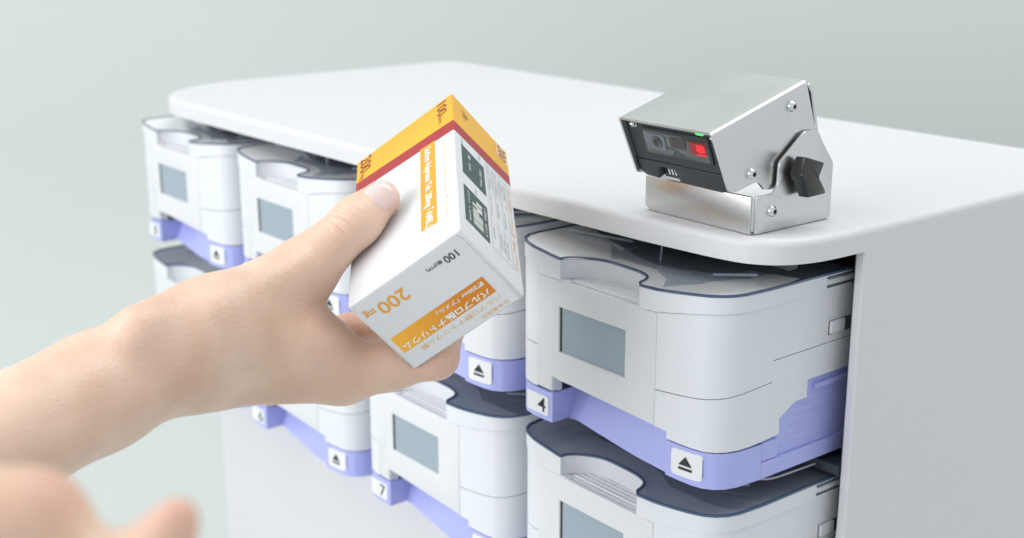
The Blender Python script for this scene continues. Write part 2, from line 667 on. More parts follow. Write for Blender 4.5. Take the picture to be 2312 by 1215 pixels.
def lid_outline():
    pts = []
    n = 60
    s0, s1 = SL(0.085), SR(0.085)
    left, right = s_of(x=0.0005), s_of(x=0.0545)
    k = 0
    out = []
    ss = [c for c in CUM if s0 <= c <= left] + [left]
    for s in [s0] + ss:
        p, nn = plan_at(s)
        out.append(tuple(p + nn * 0.0004))
    arc = catmull([(0.0005, -0.0004), (0.0012, 0.0040), (0.0060, 0.0105), (0.0150, 0.0150), (0.0300, 0.0152), (0.0400, 0.0142), (0.0468, 0.0112), (0.0500, 0.0068), (0.0515, 0.0024), (0.0545, -0.0004)], 4)
    out += arc[1:]
    ss = [right + 0.001] + [c for c in CUM if right + 0.001 < c <= s1] + [s1]
    for s in ss:
        p, nn = plan_at(s)
        out.append(tuple(p + nn * 0.0004))
    # remove near duplicates
    q = []
    for p in out:
        if not q or math.dist(p, q[-1]) > 2e-4:
            q.append(p)
    return q


LID = lid_outline()


def strip(name, line, widths, z0, z1, material, parent, amp0=0.0, amp1=0.0, deg=40):
    """A band that follows a plan line, widths = (outer, inner) offsets to the outside."""
    b = bmesh.new()
    P = [np.array(p) for p in line]
    cols = []
    for i, p in enumerate(P):
        t = P[min(i + 1, len(P) - 1)] - P[max(i - 1, 0)]
        t = t / np.linalg.norm(t)
        n = np.array([t[1], -t[0]])
        a, c = p + n * widths[0], p + n * widths[1]
        za, zc = z0 + crown(p[0], amp0), z1 + crown(p[0], amp1)
        cols.append([b.verts.new((a[0], a[1], za)), b.verts.new((a[0], a[1], zc)), b.verts.new((c[0], c[1], zc)), b.verts.new((c[0], c[1], za))])
    for u, v in zip(cols, cols[1:]):
        for k in range(4):
            b.faces.new((u[k], u[(k + 1) % 4], v[(k + 1) % 4], v[k]))
    b.faces.new(cols[0])
    b.faces.new(cols[-1][::-1])
    return link(name, bm_mesh(name, b, deg), material, parent)


def make_cassette():
    root = thing('drug_cassette', 'cassette', 'cassette', (0, 0, 0), 'drug cassettes in two rows')
    s0, s1 = SL(0.12), SR(0.12)
    # ---- seam between upper and lower shell, stepped on the right side
    st1, st2 = SR(0.0345), SR(0.0655)
    sl1 = SL(0.030)
    seam = [(s0, -0.010), (sl1, -0.010), (s_of(x=-0.0335, side='front'), -0.0225), (SX_BEZ_L, -0.0225), (SX_BEZ_R, -0.0222), (s_of(x=0.0875), -0.0200), (SR(0.020), -0.0172), (st1, -0.0160), (st1, -0.0062), (s1, -0.0050)]
    seam_f = steps(seam)
    # ---- lower edge of the shell: notch in front, steps on the right side
    b1, b2, b3, b4 = SR(0.0405), SR(0.0505), SR(0.0585), SR(0.0588)
    low = [(s0, -0.0205), (SL(0.060), -0.0205), (SL(0.060), -0.0440), (SX_NUM_R, -0.0444), (SX_NUM_R, -0.0370), (SX_EJ_L, -0.0398), (SX_EJ_L, -0.0432),
           (s_of(x=0.0935), -0.0436), (SR(0.022), -0.0434), (b1, -0.0420), (b1, -0.0347), (b2, -0.0292), (b3, -0.0290), (b3, -0.0206), (s1, -0.0200)]
    low_f = steps(low)
    spec_low = [SL(0.060), SX_NUM_R, SX_EJ_L, b1, b3]
    top_f = lambda s, a: BANDZ + crown(plan_at(s)[0][0], 0.0060)
    out_f = steps([(s0, 0.0), (SX_BEZ_L, 0.0), (SX_BEZ_L, -0.0032), (SX_BEZ_R, -0.0032), (SX_BEZ_R, 0.0), (s1, 0.0)])
    wall('lower_shell', samples(s0, s1, spec_low + [st1, SX_BEZ_L, SX_BEZ_R]), low_f, lambda s, a: seam_f(s, a) - 0.00045, out_f, 0.003, 'shell', root)
    wall('upper_shell', samples(s0, s1, [st1, SX_BEZ_L, SX_BEZ_R]), seam_f, top_f, out_f, 0.003, 'shell', root)
    for sa, sb in ((SX_BEZ_L - 0.0004, s_of(x=0.0060)), (s_of(x=0.0530), SX_BEZ_R + 0.0004)):
        wall('band_seat', samples(sa, sb, []), lambda s, a: 0.0124, lambda s, a: top_f(s, a) + 0.0004, -0.0001, 0.004, 'shell', root)
    # dark core behind the seams
    core = [tuple(plan_at(s)[0] - plan_at(s)[1] * 0.0066) for s in samples(s0, s1, [])]
    b = prism_bm(core, -0.0195, 0.0100, 'z')
    link('seam_core', bm_mesh('seam_core', b), 'gap', root)
    # grip deck under the lid
    deck = [tuple(plan_at(s)[0] - plan_at(s)[1] * 0.0031) for s in samples(SL(0.046), SR(0.052), [])]
    deck += [(0.0840, 0.0520), (0.0800, 0.0380), (0.0700, 0.0340), (0.0420, 0.0330), (0.0300, 0.0400), (0.0100, 0.0460)]
    b = prism_bm(deck, 0.0104, 0.0132, 'z')
    link('deck', bm_mesh('deck', b), 'label', root)
    # ---- bezel with a window
    zt, zb_ = 0.0130, -0.0368
    o = [(-0.0160, zt), (0.0650, zt), (0.0650, -0.0393), (-0.0048, -0.0364), (-0.0048, -0.0438), (-0.0160, -0.0436)]
    h = [(0.0, 0.0), (0.0456, 0.0), (0.0456, -0.0224), (0.0, -0.0224)]
    b = bmesh.new()
    yf, yb = -0.0005, 0.0020

    def ring(pts, y):
        return [b.verts.new((p[0], y, p[1])) for p in pts]
    of, hf = ring(o, yf), ring(h, yf)
    ob, hb = ring(o, yb), ring(h, yf + 0.0017)
    for q in ((of[0], of[1], hf[1], hf[0]), (of[1], of[2], hf[2], hf[1]), (of[2], of[3], hf[3], hf[2]), (of[3], of[4], of[5], hf[3]), (of[5], of[0], hf[0], hf[3])):
        b.faces.new(q)
    for i in range(6):
        b.faces.new((of[i], ob[i], ob[(i + 1) % 6], of[(i + 1) % 6]))
    for i in range(4):
        b.faces.new((hf[i], hf[(i + 1) % 4], hb[(i + 1) % 4], hb[i]))
    bmesh.ops.recalc_face_normals(b, faces=b.faces[:])
    e = [x for x in b.edges if x.is_manifold and x.calc_face_angle(0) > 0.8 and all(abs(v.co.y - yf) < 1e-6 for v in x.verts)]
    bmesh.ops.bevel(b, geom=e, offset=0.0005, segments=2, profile=0.5, affect='EDGES')
    link('front_bezel', bm_mesh('front_bezel', b, 40, recalc=False), 'bezel', root)
    sc = box('display_screen', (-0.0004, 0.0460, yf + 0.0013, yf + 0.0020, -0.0228, 0.0004), 'screen', root)
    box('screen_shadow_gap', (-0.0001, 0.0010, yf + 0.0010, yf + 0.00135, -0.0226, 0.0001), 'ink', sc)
    # under-lip above the notch
    box('notch_lip', (-0.0046, 0.0660, 0.0022, 0.0070, -0.0385, -0.0355), 'shell', root, bev=0.0006)
    # ---- lilac tray
    tray_top = [(s0, -0.020), (SX_NUM_R, -0.0446), (SX_NUM_R + 1e-4, -0.0446)]
    z_num = lambda s, a: -0.0452
    z_ej = lambda s, a: -0.0440 - 0.0004 * min(1, max(0, (s - SX_EJ_L) / 0.04))
    pb = lambda s, a: PBOT - crown(plan_at(s)[0][0], 0.0008)
    # number block, eject block and the long right side
    blk = wall('number_block', samples(SL(0.030), SX_NUM_R, []), pb, z_num, -0.0002, 0.010, 'lilac', root)
    ej = wall('eject_block', samples(SX_EJ_L, SR(0.030), []), pb, z_ej, -0.0002, 0.009, 'lilac', root)
    b1p, b2p, b3p = SR(0.0402), SR(0.0502), SR(0.0582)
    side_top = steps([(SR(0.0295), -0.0436), (b1p, -0.0424), (b1p, -0.0340), (b2p, -0.0285), (b3p, -0.0283), (b3p, -0.0196), (s1, -0.0190)])
    wall('side_rail', samples(SR(0.0302), s1, [b1p, b3p]), pb, side_top, -0.0016, 0.004, 'lilac', root)
    wall('side_rail', samples(SR(0.0302), s1, []), pb, lambda s, a: -0.0532, -0.0003, 0.0012, 'lilac', root)
    wall('side_rail', samples(SR(0.0302), b1p + 0.0002, []), lambda s, a: -0.0526, lambda s, a: -0.0440, -0.0003, 0.0012, 'lilac', root)
    # ledge lines on the rail
    for k in range(5):
        z = -0.0500 + k * 0.0042
        wall('rail_rib', samples(SR(0.0440 + 0.003 * k), s1, []), lambda s, a, z=z: z, lambda s, a, z=z: z + 0.0009, -0.00145, 0.0006, 'lilac', root)
    wall('rail_ledge', samples(SR(0.0640), s1, []), lambda s, a: -0.0262, lambda s, a: -0.0240, 0.0002, 0.002, 'lilac', root)
    # recessed middle of the tray front: side cheek, swept floor
    b = bmesh.new()
    prof = [(-0.0055, 0.0205), (0.0010, 0.0205), (0.0080, 0.0185), (0.0300, 0.0120), (0.0500, 0.0065), (0.0728, 0.0030)]
    prof = catmull(prof, 6)
    lo_r, hi_r = [], []
    for (x, y) in prof:
        lo_r.append(b.verts.new((x, max(0.0012, y * 0.55), PBOT)))
        hi_r.append(b.verts.new((x, y, -0.0400)))
    bk = [b.verts.new((x, 0.03, PBOT)) for x, y in prof]
    bt = [b.verts.new((x, 0.03, -0.0400)) for x, y in prof]
    for i in range(len(prof) - 1):
        b.faces.new((lo_r[i], lo_r[i + 1], hi_r[i + 1], hi_r[i]))
        b.faces.new((lo_r[i + 1], lo_r[i], bk[i], bk[i + 1]))
        b.faces.new((hi_r[i], hi_r[i + 1], bt[i + 1], bt[i]))
    link('pull_recess', bm_mesh('pull_recess', b), 'lilac', root)
    box('recess_cheek', (-0.0075, -0.00515, 0.0006, 0.0235, PBOT + 0.0001, -0.0449), 'lilac', root, bev=0.0004)
    floor = [tuple(plan_at(s)[0] - plan_at(s)[1] * 0.0220) for s in samples(s0, s1, [])]
    b = prism_bm(floor, PBOT + 0.0006, PBOT + 0.0030, 'z')
    link('tray_floor', bm_mesh('tray_floor', b), 'lilac', root)
    inner = [tuple(plan_at(s)[0] - plan_at(s)[1] * 0.0260) for s in samples(s0, s1, [])]
    b = prism_bm(inner, PBOT + 0.0032, -0.0200, 'z')
    link('tray_core', bm_mesh('tray_core', b), 'gap', root)
    # labels on the blocks
    zl = -0.0530
    rp = round_poly([(-0.0238, zl - 0.0050), (-0.0074, zl - 0.0050), (-0.0074, zl + 0.0050), (-0.0238, zl + 0.0050)], 0.0010, 3)
    prism('number_label', rp, -0.0006, 0.0004, 'y', 'label', blk, bev=0.0002, seg=1)
    zl = -0.0518
    rp = round_poly([(0.0762, zl - 0.0062), (0.0925, zl - 0.0062), (0.0925, zl + 0.0062), (0.0762, zl + 0.0062)], 0.0018, 4)
    b = bmesh.new()

    def fy0(x):
        return float(np.interp(x, [p[0] for p in PLAN[9:19]], [p[1] for p in PLAN[9:19]]))
    xs = [0.0762, 0.0764, 0.0768, 0.0774, 0.0780, 0.080, 0.0822, 0.0843, 0.0875, 0.0895, 0.0907, 0.0913, 0.0919, 0.0923, 0.0925]
    cols_ = []
    for x in xs:
        e_ = min(x - 0.0762, 0.0925 - x)
        hh = 0.0062 - (0.0018 - math.sqrt(max(0.0, 0.0018 ** 2 - (0.0018 - e_) ** 2)) if e_ < 0.0018 else 0.0)
        cols_.append([b.verts.new((x, fy0(x) + d_, zl + q_)) for d_, q_ in ((0.0006, -hh), (-0.0005, -hh + 0.0001), (-0.0005, hh - 0.0001), (0.0006, hh))])
    for u_, v_ in zip(cols_, cols_[1:]):
        for k in range(3):
            b.faces.new((u_[k], u_[k + 1], v_[k + 1], v_[k]))
    el = link('eject_label', bm_mesh('eject_label', b), 'label', ej)

    def fy(x):
        return float(np.interp(x, [p[0] for p in PLAN[9:19]], [p[1] for p in PLAN[9:19]])) - 0.0008
    cx = 0.0843
    flat_poly('eject_triangle', [(cx - 0.0036, fy(cx - 0.0036), zl - 0.0006), (cx + 0.0036, fy(cx + 0.0036), zl - 0.0006), (cx, fy(cx), zl + 0.0036)], 'ink', ej)
    flat_poly('eject_bar', [(cx - 0.0036, fy(cx - 0.0036), zl - 0.0028), (cx + 0.0036, fy(cx + 0.0036), zl - 0.0028), (cx + 0.0036, fy(cx + 0.0036), zl - 0.0016), (cx - 0.0036, fy(cx - 0.0036), zl - 0.0016)], 'ink', ej)
    # ---- lid
    strip('lid_band', LID, (0.0002, -0.0016), BANDZ + 0.0003, LIDZ - 0.0007, 'shell', root, 0.0060, 0.0036)
    poly = LID
    b = bmesh.new()
    tp = [b.verts.new((p[0], p[1], LIDZ + crown(p[0], 0.0036) - 0.0006)) for p in poly]
    f = b.faces.new(tp)
    bmesh.ops.triangulate(b, faces=[f])
    for f_ in b.faces:
        f_.normal_update()
        if f_.normal.z < 0:
            f_.normal_flip()
    lidtop = link('lid_top', bm_mesh('lid_top', b, 60, recalc=False), 'clear', root)
    strip('lid_rim', LID, (0.0005, -0.0006), LIDZ - 0.0007, LIDZ + 0.0003, 'rim', lidtop, 0.0036, 0.0036)
    # grip ridges on the deck in the hand recess
    b = bmesh.new()
    for k in range(4):
        yy = 0.0030 + 0.0028 * k
        box_bm(0.004 + 0.001 * k, 0.0495 - 0.0006 * k, yy + 0.0024, yy + 0.0034, 0.0130, 0.0138, 0.0002, 1, b)
    link('grip_ridges', bm_mesh('grip_ridges', b), 'shell', root)
    box('grip_step', (-0.0162, 0.0652, 0.0001, 0.0062, 0.0080, 0.0126), 'bezel', root, bev=0.0003)
    box('number_post', (-0.0158, -0.0050, 0.0004, 0.0062, -0.0436, -0.0300), 'bezel', root)
    # clear hinge pieces behind the lid
    for pa, pb_, rr in (((0.0330, 0.0330, 0.0236), (0.0330, 0.0345, 0.0345), 0.0005), ((0.0700, 0.0290, 0.0262), (0.0860, 0.0400, 0.0276), 0.0006), ((-0.0280, 0.0300, 0.0275), (0.0050, 0.0420, 0.0262), 0.0008)):
        link('hinge_piece', bm_mesh('hinge_piece', tube_bm([pa, pb_], rr, 8)), 'clear', root)
    # bent clear guard along the right edge of the lid
    path = catmull([(0.0780, 0.0380, 0.0312), (0.0860, 0.0400, 0.0314), (0.0925, 0.0460, 0.0314), (0.0940, 0.0640, 0.0314), (0.0950, 0.0780, 0.0314), (0.1000, 0.0830, 0.0312), (0.1012, 0.0835, 0.0290), (0.1015, 0.0840, 0.0190)], 5)
    link('lid_guard', bm_mesh('lid_guard', tube_bm(path, 0.0005, 8)), 'frost', root)
    # small latch and slot on the right side, towards the back
    box('side_slot', (0.1008, 0.1029, 0.0670, 0.0950, 0.0204, 0.0216), 'gap', root)
    box('side_slot', (0.1008, 0.1029, 0.0670, 0.0950, 0.0246, 0.0255), 'gap', root)
    box('slot_bar', (0.1008, 0.1036, 0.0676, 0.0950, 0.0220, 0.0243), 'frost', root, bev=0.0004)
    box('latch_pocket', (0.1012, 0.10215, 0.0640, 0.0950, -0.0040, 0.0056), 'bezel', root, bev=0.0003)
    box('latch_shadow', (0.1015, 0.10225, 0.0705, 0.0865, -0.0022, 0.0044), 'gap', root)
    box('latch_button', (0.1015, 0.1034, 0.0712, 0.0812, -0.0018, 0.0042), 'shell', root, bev=0.0006)
    return root


def copy_thing(root):
    r = root.copy()
    COL.objects.link(r)
    for ch in list(root.children):
        c = ch.copy()
        COL.objects.link(c)
        c.parent = r
        for g in list(ch.children):
            d = g.copy()
            COL.objects.link(d)
            d.parent = c
    return r


CASS = [
    # column, row, dx, dz, digit, label
    (3, 0, -0.0012, -0.0012, '4', 'white cassette numbered 4 directly below the scanner, top row at the right'),
    (2, 0, 0.0, 0.0, '3', 'cassette mostly hidden behind the carton, third of the top row'),
    (1, 0, 0.0, 0.0, '2', 'top row cassette whose display shows just above the thumb'),
    (0, 0, 0.0, 0.0, '1', 'leftmost cassette of the top row, at the far end of the cabinet'),
    (3, 1, 0.0004, 0.0006, '8', 'lower right cassette cut by the bottom of the photo, under cassette 4'),
    (2, 1, 0.0018, 0.0, '7', 'lower row cassette numbered 7 below the hand and carton'),
    (1, 1, 0.0010, 0.0, '6', 'lower row cassette numbered 6 mostly hidden behind the hand'),
    (0, 1, 0.0006, 0.0, '5', 'leftmost cassette of the lower row, only its lid corner showing above the wrist'),
]
first = make_cassette()
roots = [first] + [copy_thing(first) for _ in CASS[1:]]


def lid_bright_mesh():
    """White panel added over the top-row lids so they look lit; lower row has none."""
    front = [p for p in LID if p[1] < 0.046]
    cen = np.array([0.033, 0.06])
    pts = []
    for p in front:
        v = cen - np.array(p)
        pts.append(tuple(np.array(p) + v / np.linalg.norm(v) * 0.0012))
    pts += [(0.0995, 0.0520), (0.0700, 0.0520), (0.0710, 0.0405), (0.0590, 0.0370), (0.0475, 0.0318), (0.0340, 0.0288), (0.0170, 0.0325), (-0.0100, 0.0400), (-0.0335, 0.0460)]
    b = bmesh.new()
    f = b.faces.new([b.verts.new((p[0], p[1], LIDZ - 0.0002 + crown(p[0], 0.0036))) for p in pts])
    bmesh.ops.triangulate(b, faces=[f])
    for f in b.faces:
        f.normal_update()
        if f.normal.z < 0:
            f.normal_flip()
    return bm_mesh('lid_bright_panel', b, 60, recalc=False)


lid_bright_me = lid_bright_mesh()
lid_bright_me.materials.append(M['lid_bright_white'])
for r, row in zip(roots, CASS):
    if row[1] == 0:
        link('lid_bright_panel', lid_bright_me, None, r)  # added white sheet, stands in for light on the upper lids
        for k in [c for c in r.children if c.name.startswith('lid_guard')]:
            bpy.data.objects.remove(k)
for r, (c, w, dx, dz, dig, lab) in zip(roots, CASS):
    r.location = (-0.15 * (3 - c) + dx, 0.0, -0.1011 * w + dz)
    r['label'] = lab
    nb = [k for k in r.children if k.name.startswith('number_block')][0]
    text_mesh('cassette_number', dig, (-0.0150, -0.0006, -0.0564), (1, 0, 0), (0, 0, 1), 0.0058 if dig != '1' else 0.0028, 0.0072, 'ink', nb, weight=0.006 if dig != '1' else 0.03)

# ------------------------------------------------------------------ barcode scanner on the cabinet top
def make_scanner():
    root = thing('barcode_scanner', 'brushed steel barcode scanner on bracket with black knob, glowing red window', 'scanner', (0.061, 0.05, TOPZ))
    ox = Vector(root.location)

    def add(name, me, material, parent=None):
        if parent is None or parent is root:
            for v in me.vertices:
                v.co -= ox
            return link(name, me, material, root)
        for v in me.vertices:
            v.co -= ox
        return link(name, me, material, parent)
    zb = TOPZ + 0.0003
    # base bracket: front plate, two humped side plates, floor
    side = [(0.0262, zb), (0.0759, zb), (0.0759, 0.0733), (0.0676, 0.0836), (0.0640, 0.0890), (0.0551, 0.0893), (0.0397, 0.0776), (0.0393, 0.0680), (0.0366, 0.0648), (0.0262, 0.0647)]
    side = round_poly(side, [0.0012, 0.002, 0.004, 0.006, 0.004, 0.005, 0.004, 0.004, 0.0015, 0.0006], 5)
    for x0, x1 in ((0.0926, 0.0938), (0.0292, 0.0304)):
        add('bracket_side', bm_mesh('bracket_side', prism_bm(side, x0, x1, 'x', 0.0004, 2)), 'steel_y')
    fp = [(0.0292, zb + 0.0018), (0.0335, zb), (0.0921, zb), (0.0921, 0.0646), (0.0292, 0.0640)]
    add('bracket_front', bm_mesh('bracket_front', prism_bm(fp, 0.0247, 0.0259, 'y', 0.0003, 2)), 'steel_x')
    add('bracket_floor', bm_mesh('bracket_floor', box_bm(0.0306, 0.0924, 0.0261, 0.0755, zb, zb + 0.0012)), 'steel_x')
    # folded sheet cover of the head
    XA, XB, RR = 0.0362, 0.0914, 0.0019
    top = [(0.0, 0.0940), (0.0570, 0.1106)]
    bot = [(0.0, (0.0114, 0.0692)), (0.05, (0.0122, 0.0682)), (0.12, (0.0160, 0.0677)), (0.32, (0.0277, 0.0703)), (0.37, (0.0296, 0.0701)), (0.42, (0.0312, 0.0688)), (0.50, (0.0335, 0.0665)), (0.56, (0.0370, 0.0660)), (0.86, (0.0600, 0.0664)), (0.93, (0.0650, 0.0720)), (1.0, (0.0672, 0.0830))]
    T = np.linspace(0, 1, 49)
    b = bmesh.new()
    rows = []
    for t in T:
        pt = np.array(top[0]) * (1 - t) + np.array(top[1]) * t
        pb = np.array([np.interp(t, [q[0] for q in bot], [q[1][i] for q in bot]) for i in (0, 1)])
        d = pb - pt
        L = np.linalg.norm(d)
        row = []
        for v in np.linspace(1, 0.0, 9):
            q = pt + d * (RR / L + v * (1 - RR / L))
            row.append((XA, q[0], q[1]))
        for k in range(1, 6):
            a = k / 6 * math.pi / 2
            q = pt + d / L * RR * (1 - math.sin(a))
            row.append((XA + RR * (1 - math.cos(a)), q[0], q[1]))
        for x in np.linspace(XA + RR, XB - RR, 7):
            row.append((x, pt[0], pt[1]))
        for k in range(5, 0, -1):
            a = k / 6 * math.pi / 2
            q = pt + d / L * RR * (1 - math.sin(a))
            row.append((XB - RR * (1 - math.cos(a)), q[0], q[1]))
        for v in np.linspace(0, 1, 9):
            q = pt + d * (RR / L + v * (1 - RR / L))
            row.append((XB, q[0], q[1]))
        rows.append([b.verts.new(p) for p in row])
    for u, v in zip(rows, rows[1:]):
        for k in range(len(u) - 1):
            b.faces.new((u[k], u[k + 1], v[k + 1], v[k]))
    bmesh.ops.recalc_face_normals(b, faces=b.faces[:])
    if sum(f.normal.z for f in b.faces) < 0:
        bmesh.ops.reverse_faces(b, faces=b.faces[:])
    bmesh.ops.solidify(b, geom=b.faces[:], thickness=0.0011)
    add('head_cover', bm_mesh('head_cover', b, 40), 'steel_y')
    bp = [(0.0585, 0.1085), (0.0602, 0.1092), (0.0628, 0.1060), (0.0684, 0.0845), (0.0668, 0.0840), (0.0612, 0.1050)]
    add('head_back', bm_mesh('head_back', prism_bm(bp, XA + 0.0005, XB - 0.0002, 'x', 0.0003, 1)), 'steel_y')
    # black scanner body inside the cover
    O = np.array([0, 0.0018, 0.0935])
    D = np.array([0, 0.0115, -0.0257])
    D = D / np.linalg.norm(D)
    N = np.array([0, D[2], -D[1]])      # outwards, towards the front
    if N[1] > 0:
        N = -N

    O = O - N * 0.0013

    def P(x, d, n=0.0):
        q = O + D * d + N * n
        return (x, q[1], q[2])

    def slab(name, poly, n0, n1, material, parent=None, bev=0.0, seg=2):
        bb = bmesh.new()
        lo = [bb.verts.new(P(x, d, n0)) for x, d in poly]
        hi = [bb.verts.new(P(x, d, n1)) for x, d in poly]
        bb.faces.new(lo)
        fh = bb.faces.new(hi[::-1])
        n = len(poly)
        for i in range(n):
            bb.faces.new((lo[i], hi[i], hi[(i + 1) % n], lo[(i + 1) % n]))
        bmesh.ops.recalc_face_normals(bb, faces=bb.faces[:])
        if bev:
            bmesh.ops.bevel(bb, geom=fh.edges[:], offset=bev, segments=seg, profile=0.5, affect='EDGES')
        return add(name, bm_mesh(name, bb), material, parent)
    body = slab('scanner_body', [(0.0377, 0.0006), (0.0900, 0.0006), (0.0900, 0.0206), (0.0377, 0.0206)], -0.010, 0.0, 'black')
    bpz = [(0.006, 0.0925), (0.052, 0.1055), (0.058, 0.085), (0.05, 0.074), (0.016, 0.071), (0.012, 0.078)]
    add('scanner_core', bm_mesh('scanner_core', prism_bm(bpz, 0.0385, 0.0890, 'x')), 'black')
    chin = [(0.0377, 0.0209), (0.0900, 0.0209), (0.0900, 0.0282), (0.0850, 0.0300), (0.0612, 0.0296), (0.0592, 0.0232), (0.0506, 0.0232), (0.0480, 0.0296), (0.0400, 0.0290), (0.0377, 0.0270)]
    slab('lower_lip', chin, -0.012, 0.0006, 'black', bev=0.0005)
    slab('grille_back', [(0.0485, 0.0226), (0.0612, 0.0226), (0.0612, 0.0304), (0.0485, 0.0304)], -0.0115, -0.0030, 'black')
    gr = bmesh.new()
    for k in range(4):
        x = 0.0520 + 0.0019 * k
        vs = [gr.verts.new(P(x + a, d, n)) for a in (0, 0.0009) for d in (0.0240, 0.0285) for n in (-0.0034, -0.0024)]
        for f in ((0, 1, 3, 2), (4, 6, 7, 5), (0, 4, 5, 1), (2, 3, 7, 6), (0, 2, 6, 4), (1, 5, 7, 3)):
            gr.faces.new([vs[i] for i in f])
    add('grille', bm_mesh('grille', gr), 'screw')
    # window with its lenses
    wo = round_poly([(0.0462, 0.0034), (0.0856, 0.0034), (0.0852, 0.0170), (0.0452, 0.0170)], 0.0016, 5)
    wi = round_poly([(0.0474, 0.0045), (0.0844, 0.0045), (0.0838, 0.0158), (0.0464, 0.0158)], 0.0012, 5)
    slab('window_frame', wo, -0.001, 0.0008, 'black', bev=0.0005)
    win = slab('scan_window', wi, -0.0005, 0.0009, 'scan_glass', bev=0.0002)
    slab('lens', round_poly([(0.0484, 0.0058), (0.0600, 0.0058), (0.0594, 0.0136), (0.0476, 0.0136)], 0.0016, 4), 0.0008, 0.0011, 'lens_grey', win)
    c = P(0.0545, 0.0096, 0.0011)
    add('lens_ring', bm_mesh('lens_ring', lathe_bm([(0.0030, 0), (0.0030, 0.0003), (0.0021, 0.0004), (0.0013, -0.0001)], c, N, 20)), 'scan_glass', win)
    slab('lens', round_poly([(0.0632, 0.0060), (0.0722, 0.0060), (0.0712, 0.0112), (0.0626, 0.0112)], 0.0006, 3), 0.0008, 0.0011, 'lens_brown', win)
    slab('red_glow', round_poly([(0.0742, 0.0066), (0.0838, 0.0066), (0.0828, 0.0122), (0.0736, 0.0122)], 0.0010, 3), 0.0008, 0.00105, 'glow_red', win)
    slab('red_light', round_poly([(0.0780, 0.0072), (0.0829, 0.0072), (0.0824, 0.0109), (0.0777, 0.0109)], 0.0013, 5), 0.0009, 0.0012, 'led_red', win)
    slab('red_glow', [(0.0775, 0.0117), (0.0826, 0.0117), (0.0825, 0.0124), (0.0775, 0.0124)], 0.0009, 0.0012, 'led_red', win)
    slab('green_light', round_poly([(0.0800, 0.0010), (0.0842, 0.0010), (0.0842, 0.0021), (0.0800, 0.0021)], 0.0005, 3), 0.0, 0.0012, 'led_green')

    def screw(x, y, z, ax, r):
        me = bm_mesh('screw', lathe_bm([(r * 1.25, 0), (r * 1.25, 0.0003), (r, 0.0003), (r * 0.96, 0.0010), (r * 0.75, 0.0017), (r * 0.42, 0.0021), (r * 0.40, 0.0012)], (x, y, z), ax, 20), 45)
        s = add('screw', me, 'screw')
        a = Vector(ax).normalized()
        q = Vector((x, y, z)) + a * 0.0013
        me2 = bm_mesh('screw_recess', lathe_bm([(r * 0.36, 0), (r * 0.36, 0.0003)], q, ax, 6))
        add('screw_recess', me2, 'black', s)
    screw(XB, 0.0480, 0.1004, (1, 0, 0), 0.0024)
    screw(XB, 0.0245, 0.0744, (1, 0, 0), 0.0024)
    screw(0.0938, 0.0360, 0.0573, (1, 0, 0), 0.0026)
    q = P(0.0420, 0.0027, 0.0)
    screw(q[0], q[1], q[2], tuple(N), 0.0015)
    q = P(0.0888, 0.0027, 0.0)
    screw(q[0], q[1], q[2], tuple(N), 0.0012)
    # clamp knob: bow-tie wing on a stub shaft
    kn = [(0.0430, 0.0812), (0.0548, 0.0775), (0.0502, 0.0720), (0.0582, 0.0636), (0.0462, 0.0632), (0.0424, 0.0700), (0.0396, 0.0738)]
    kn = [(y + 0.0035, z - 0.0010) for y, z in kn]
    kb = prism_bm(round_poly(kn, 0.0007, 3), 0.0968, 0.1032, 'x', 0.0012, 3)
    for v in kb.verts:
        if v.co.x > 0.100:
            v.co.x -= 0.22 * abs(v.co.z - 0.0712)
            v.co.y += 0.0010
    knob = add('clamp_knob', bm_mesh('clamp_knob', kb, 30), 'knob')
    add('knob_shaft', bm_mesh('knob_shaft', lathe_bm([(0.0044, 0), (0.0044, 0.0016), (0.0034, 0.002), (0.0034, 0.0042)], (0.0938, 0.0525, 0.0712), (1, 0, 0), 18)), 'knob', knob)
    return root


make_scanner()

# ------------------------------------------------------------------ the medicine carton held in the hand
BV = np.array([0.06079, -0.103425, 0.06466])
BR = np.array([[-0.605816, 0.156419, -0.780077], [-0.527066, 0.655563, 0.540776], [-0.595977, -0.738763, 0.314707]])
BL = np.array([0.0565, 0.0406, 0.1149])


def bx(a, b, c):
    """carton coordinates in millimetres -> metres, relative to the carton's corner"""
    return BR @ (np.array([a, b, c], float) * 0.001)


